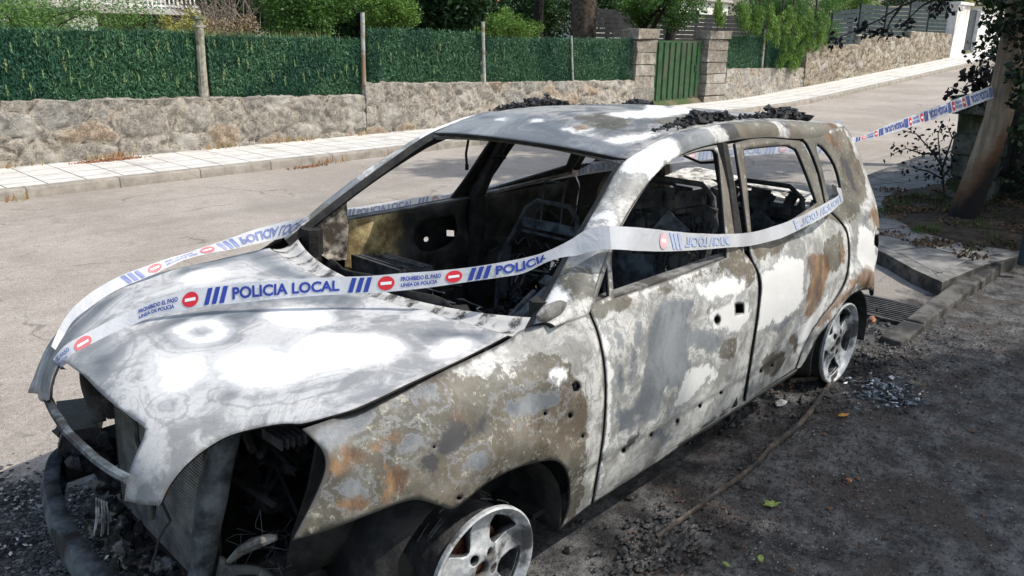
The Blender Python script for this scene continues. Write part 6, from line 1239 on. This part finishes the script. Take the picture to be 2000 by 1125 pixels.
# ---------------------------------------------------------------- things on the ground
def zg(x, y): return float(road_z(np.array([[x]]), np.array([[y]]))[0, 0])
def gp(px_, py_): q = U(px_, py_, 2, .0); return np.array([q[0], q[1], max(.0, zg(q[0], q[1]))])
def chips(regions, n, size, mat, name, label, flat=.5):
    V = []; F = []
    for _ in range(n):
        r = random.choice(regions); x = random.gauss(r[0], r[2]); y = random.gauss(r[1], r[3])
        if len(r) > 4 and not r[4](x, y): continue
        s = size * random.uniform(.4, 1.6) * (1.8 if random.random() < .05 else 1); z = .004 + s * .2; a = random.uniform(0, 6.28); n0 = len(V); e = random.uniform(.4, 1)
        for k in range(5): an = a + k * 1.257 + random.uniform(-.3, .3); V.append((x + s * math.cos(an), y + s * e * math.sin(an), z + random.uniform(-.3, .3) * s * flat))
        V.append((x + random.uniform(-.3, .3) * s, y, z + s * flat)); V.append((x, y, z - s * flat))
        for k in range(5): F.append((n0 + k, n0 + (k + 1) % 5, n0 + 5)); F.append((n0 + (k + 1) % 5, n0 + k, n0 + 6))
    return tag(mk(name, V, F, mat, smooth=False), label, kind='stuff')
M_CHIPD = islands('dark_cinders', (.010, .010, .011), (.07, .068, .066), .6); M_CHIPL = islands('pale_cinders', (.12, .12, .12), (.42, .41, .39), .7, (.2, .19, .18)); M_CHIPB = islands('brown_cinders', (.05, .03, .02), (.17, .09, .055), .8)
right = lambda x, y: y < -.80 and not (abs(x) < .26 and y > -.95)
RG = [(.8, -1.6, .9, .5, right), (2.6, -1.5, 1.0, .5, right), (1.6, -1.2, 1.2, .3, right), (4.2, -1.8, 1.4, .7, right), (3.4, -1.1, .5, .3, right)]
chips(RG, 12000, .0048, M_CHIPD, 'cinders', 'dark cinders strewn over the burnt ground beside the car')
chips(RG, 2600, .0032, M_CHIPL, 'pale_cinders', 'pale specks of ash and glass strewn over the burnt ground beside the car', .35)
chips(RG + [(3.6, -1.3, .6, .4, right)], 1500, .006, M_CHIPB, 'brown_cinders', 'brown flakes strewn over the burnt ground beside the car', .35)
AZ = [(-.98, .72, .12, .20), (-1.1, .45, .15, .25), (-.82, .55, .10, .25), (-.75, .1, .10, .3), (-1.0, .9, .08, .12)]
chips(AZ, 9000, .0055, M_CHIPL, 'ash_rubble', 'grey and white ash rubble spilled on the road in front of the bumper beam', .5)
chips(AZ, 7000, .008, M_CHIPD, 'charred_rubble', 'black charred rubble spilled on the road in front of the bumper beam', .5)
chips([(.2, -.2, .3, .3), (-.3, .2, .3, .4), (2.0, -.6, .5, .12), (2.9, -.9, .4, .12), (.75, -1.02, .12, .06)], 2600, .012, M_CHIPD, 'charred_rubble', 'black charred rubble on the ground under the car', .5)
def leaf(px_, py_, L, ang, mat, label, name='leaf', lobes=1, cat='leaf'):
    p = gp(px_, py_); V = []; a = R(ang); n_ = 16
    for k in range(n_):
        t = 2 * math.pi * k / n_; r = L * (.5 if lobes == 1 else .42 + .13 * math.cos(t * 5)); u, v = r * math.cos(t), r * math.sin(t) * (.5 if lobes == 1 else .85)
        V.append((p[0] + u * math.cos(a) - v * math.sin(a), p[1] + u * math.sin(a) + v * math.cos(a), p[2] + .012 + .22 * abs(v) + .05 * u))
    V.append((p[0], p[1], p[2] + .008)); F = [(k, (k + 1) % n_, n_) for k in range(n_)]
    V.append((p[0] - L * .85 * math.cos(a), p[1] - L * .85 * math.sin(a), p[2] + .012)); V.append((p[0] - L * .5 * math.cos(a + .06), p[1] - L * .5 * math.sin(a + .06), p[2] + .014)); F.append((n_, n_ + 1, n_ + 2))
    return tag(mk(name, V, F, mat, smooth=True, solid=.0006), label, cat)
M_LG = simple('yellow_green_leaf', (.17, .25, .05), (.30, .38, .10), 60, .5, 0, .2, .001); M_LO = simple('orange_leaf', (.48, .20, .03), (.62, .33, .07), 60, .5, 0, .2, .001)
leaf(1504, 990, .062, 150, M_LG, 'yellow-green lobed leaf lying alone on the burnt ground', lobes=5)
leaf(1646, 815, .060, 160, M_LO, 'orange-yellow leaf lying below the melted metal scraps')
leaf(1485, 1096, .040, 30, M_LG, 'small yellow-green leaf near the bottom edge, right of the crumpled clump')
leaf(1417, 1107, .030, 80, M_LG, 'tiny yellow-green leaf at the bottom edge, left of the other small leaf')
def pebble(px_, py_, r, mat, name, label, sq=(1.3, .9, .55), cat='stone'):
    p = gp(px_, py_); mb = MB(); mb.lump((p[0], p[1], p[2] + r * .45), r, sq, 10, .3); return tag(mb.build(name, mat), label, cat)
M_BRICK = simple('orange_fragment', (.26, .10, .05), (.42, .20, .11), 50, .7, 0, .4, .003)
pebble(1524, 791, .026, M_ASHW, 'stone', 'flat white stone on the ground beside the rear door sill', (1.6, .9, .4))
pebble(1658, 941, .013, M_BRICK, 'fragment', 'small orange-brown fragment alone on the burnt ground', (1, 1, .9), 'fragment')
pebble(1703, 629, .030, M_BRICK, 'fragment', 'orange fragment in the debris behind the rear wheel', (1.2, .8, .9), 'fragment')
mb = MB(); q = gp(1626, 728)
for k in range(7): mb.lump((q[0] + random.gauss(0, .02), q[1] + random.gauss(0, .012), q[2] + .03 + random.random() * .04), .022, (1, 1, .8), 8, .7)
tag(mb.build('melted_lump', simple('ochre_residue', (.30, .17, .04), (.52, .36, .12), 30, .7, 0, .4, .004)), 'ochre melted lump against the foot of the rear wheel', 'debris')
# strips of trim
def trim(P, wd, label, mat, name='trim_strip', h=.014):
    pts = []
    for p in P: q = gp(p[0], p[1]); pts.append((q[0], q[1], q[2] + h + (p[2] if len(p) > 2 else 0)))
    P3 = resample(pts, 40); V = []; F = []
    for i, p in enumerate(P3):
        t = P3[min(i + 1, 39)] - P3[max(i - 1, 0)]; s = np.cross(t, (0, 0, 1)); s /= np.linalg.norm(s); w_ = wd * (.8 + .35 * mnoise.noise((i * .35, wd * 90, 2)))
        for k, dz in ((-1, -.008), (-.35, .006), (.35, .006), (1, -.008)): V.append(p + s * w_ * k / 2 + np.array([0, 0, dz + .003 * mnoise.noise((i * .5, k, 9))]))
    for i in range(39):
        for k in range(3): F.append((i * 4 + k, (i + 1) * 4 + k, (i + 1) * 4 + k + 1, i * 4 + k + 1))
    return tag(mk(name, V, F, mat, solid=.004, sharp=30), label, 'trim')
M_TRIM = simple('sooty_trim', (.045, .038, .032), (.15, .12, .10), 22, .7, 0, .6, .004, .3, 8, (.05, .05, .05), 5)
trim([(1282, 1056), (1340, 1013), (1400, 968), (1460, 924), (1507, 880, .01)], .013, 'thin straight strip of burnt trim nearest the front wheel, ending in the crumpled clump', M_TRIM)
trim([(1496, 884), (1530, 858), (1570, 822), (1600, 782), (1620, 752), (1637, 728, .03)], .027, 'wider curved strip of brown trim running up to the rear wheel', M_TRIM)
trim([(1540, 748), (1580, 743), (1625, 740)], .05, 'short dark scrap of bodywork lying under the rear end of the sill', M_TRIM)
# crumpled clumps and melted metal
def crumple(px_, py_, r, n, mats, label, sx=1.0, h=.6, name='crumpled_debris'):
    q = gp(px_, py_); V = []; F = []; MI = []
    for _ in range(n):
        c = Vector((q[0] + random.gauss(0, r * .45) * sx, q[1] + random.gauss(0, r * .45), q[2] + abs(random.gauss(0, r * .28)) * h + .006)); a = rvec(); b = a.cross(rvec()).normalized(); L = r * random.uniform(.10, .34); n0 = len(V); cc = a.cross(b) * L * random.uniform(-.5, .5)
        if c.z - L * .6 < q[2]: a.z = abs(a.z) * .3; b.z = abs(b.z) * .3
        V += [c - a * L * .5, c + b * L * .35 + cc * .4, c + a * L * .5, c - b * L * .35 - cc * .4, c + cc * .5]; F += [(n0, n0 + 1, n0 + 4), (n0 + 1, n0 + 2, n0 + 4), (n0 + 2, n0 + 3, n0 + 4), (n0 + 3, n0, n0 + 4)]; MI += [random.randrange(len(mats))] * 4
    return tag(mk(name, V, F, mats, None, MI, smooth=False, solid=.0015), label, 'debris')
M_SILVER = simple('melted_aluminium', (.14, .17, .20), (.50, .55, .60), 20, .35, .6, .4, .004)
crumple(1725, 770, .17, 300, [M_SILVER, M_SILVER, M_STEEL, M_SOOT2], 'crinkled silvery melted metal scraps on the burnt ground below the rear wheel', 1.1, .25, 'melted_metal')
crumple(1262, 1082, .075, 130, [M_CHAR, M_CHARASH, M_SOOT2, M_CHARASH, M_TRIM], 'crumpled charred clump at the lower end of the thin trim strip', 1, .7)
crumple(1450, 1040, .075, 60, [M_CHARASH, M_SOOT2, M_CHAR], 'small crumpled grey-brown clump right of the thin trim strip', 1, .6)
crumple(1690, 640, .17, 80, [M_STEEL, M_CHAR, M_SOOT2], 'dark crumpled sheets lying behind the rear wheel beside the kerb stones', 1.6, .35)
crumple(1690, 715, .15, 110, [M_CHAR, M_CHAR, M_SOOT2], 'black charred heap at the foot of the rear wheel', 1.2, .5)
crumple(1550, 745, .12, 60, [M_CHAR, M_RUST, M_SOOT2], 'dark scraps gathered under the rear door sill', 1.6, .3)
mb = MB()
for i in range(5):
    a = UD(188 + i * 5, 972 + i * 2, 2.35); b = UD(182 + i * 7 + random.uniform(-3, 3), 1042 + random.uniform(-8, 6), 2.38); mb.tube([a, (a + b) / 2 + np.array([.004, 0, 0]), b], .0025, 6)
tag(mb.build('metal_rods', M_ALLOY), 'bundle of thin pale metal rods standing in the ash inside the bumper beam', 'rods')
# drain grate and kerb stones
g_ = thing('drain_grate', 'slotted iron drain grate in the gutter behind the rear wheel', 'grate', loc=(4.02, -.60, .006)); mb = MB(); c_ = np.array([4.02, -.60]); M_IRON = simple('dark_iron', (.03, .03, .032), (.09, .088, .085), 20, .6, .3)
rot = math.atan2(.363, -.16)  # slots run across the gutter
for k in range(9): mb.box((3.86 + .042 * k, -.62, .016), (.018, .46, .016), Matrix.Rotation(R(4), 3, 'Z'))
mb.build('bars', M_IRON, g_, smooth=False); mb = MB(); mb.box((3.83, -.62, .014), (.03, .52, .02)); mb.box((4.24, -.62, .014), (.03, .52, .02)); mb.box((4.035, -.36, .0142), (.42, .03, .02)); mb.box((4.035, -.88, .0142), (.42, .03, .02)); mb.build('frame', M_IRON, g_, smooth=False)
x = 3.40; k = 0
for L_, hh in ((.44, .05), (.62, .075), (.62, .09), (.60, .10)):
    mb = MB(); mb.box((x + L_ / 2, -.87, hh / 2 * .8 - .03), (L_ - .012, .13, hh * .8 + .06), Matrix.Rotation(R(-1.2 * k), 3, 'Y'), jit=.008); o = mb.build('kerb_stone', M_KERB2, smooth=False); b = o.modifiers.new('bevel', 'BEVEL'); b.width = .012; b.segments = 2
    tag(o, ['lowest kerb stone, its broken end next to the debris behind the rear wheel', 'second kerb stone behind the rear wheel, counting from the broken end', 'third kerb stone behind the rear wheel, next to the drain grate side', 'last kerb stone before the raised paving corner'][k], 'kerb stone', 'kerb stones along the burnt ground'); x += L_; k += 1

for px_, py_, r_, n_, lb in ((40, 985, .10, 90, 'crumpled grey ash flakes on the road at the left edge of the picture'), (30, 1070, .11, 90, 'crumpled ash heap in the bottom left corner'), (165, 965, .06, 60, 'whitish crumpled ash lump inside the left end of the bumper beam'), (250, 1085, .08, 70, 'crumpled soot and ash below the radiator')):
    crumple(px_, py_, r_, n_, [M_CHARASH, M_SOOT2, M_CHAR, M_ASHW, M_SOOT2], lb, 1.2, .45)
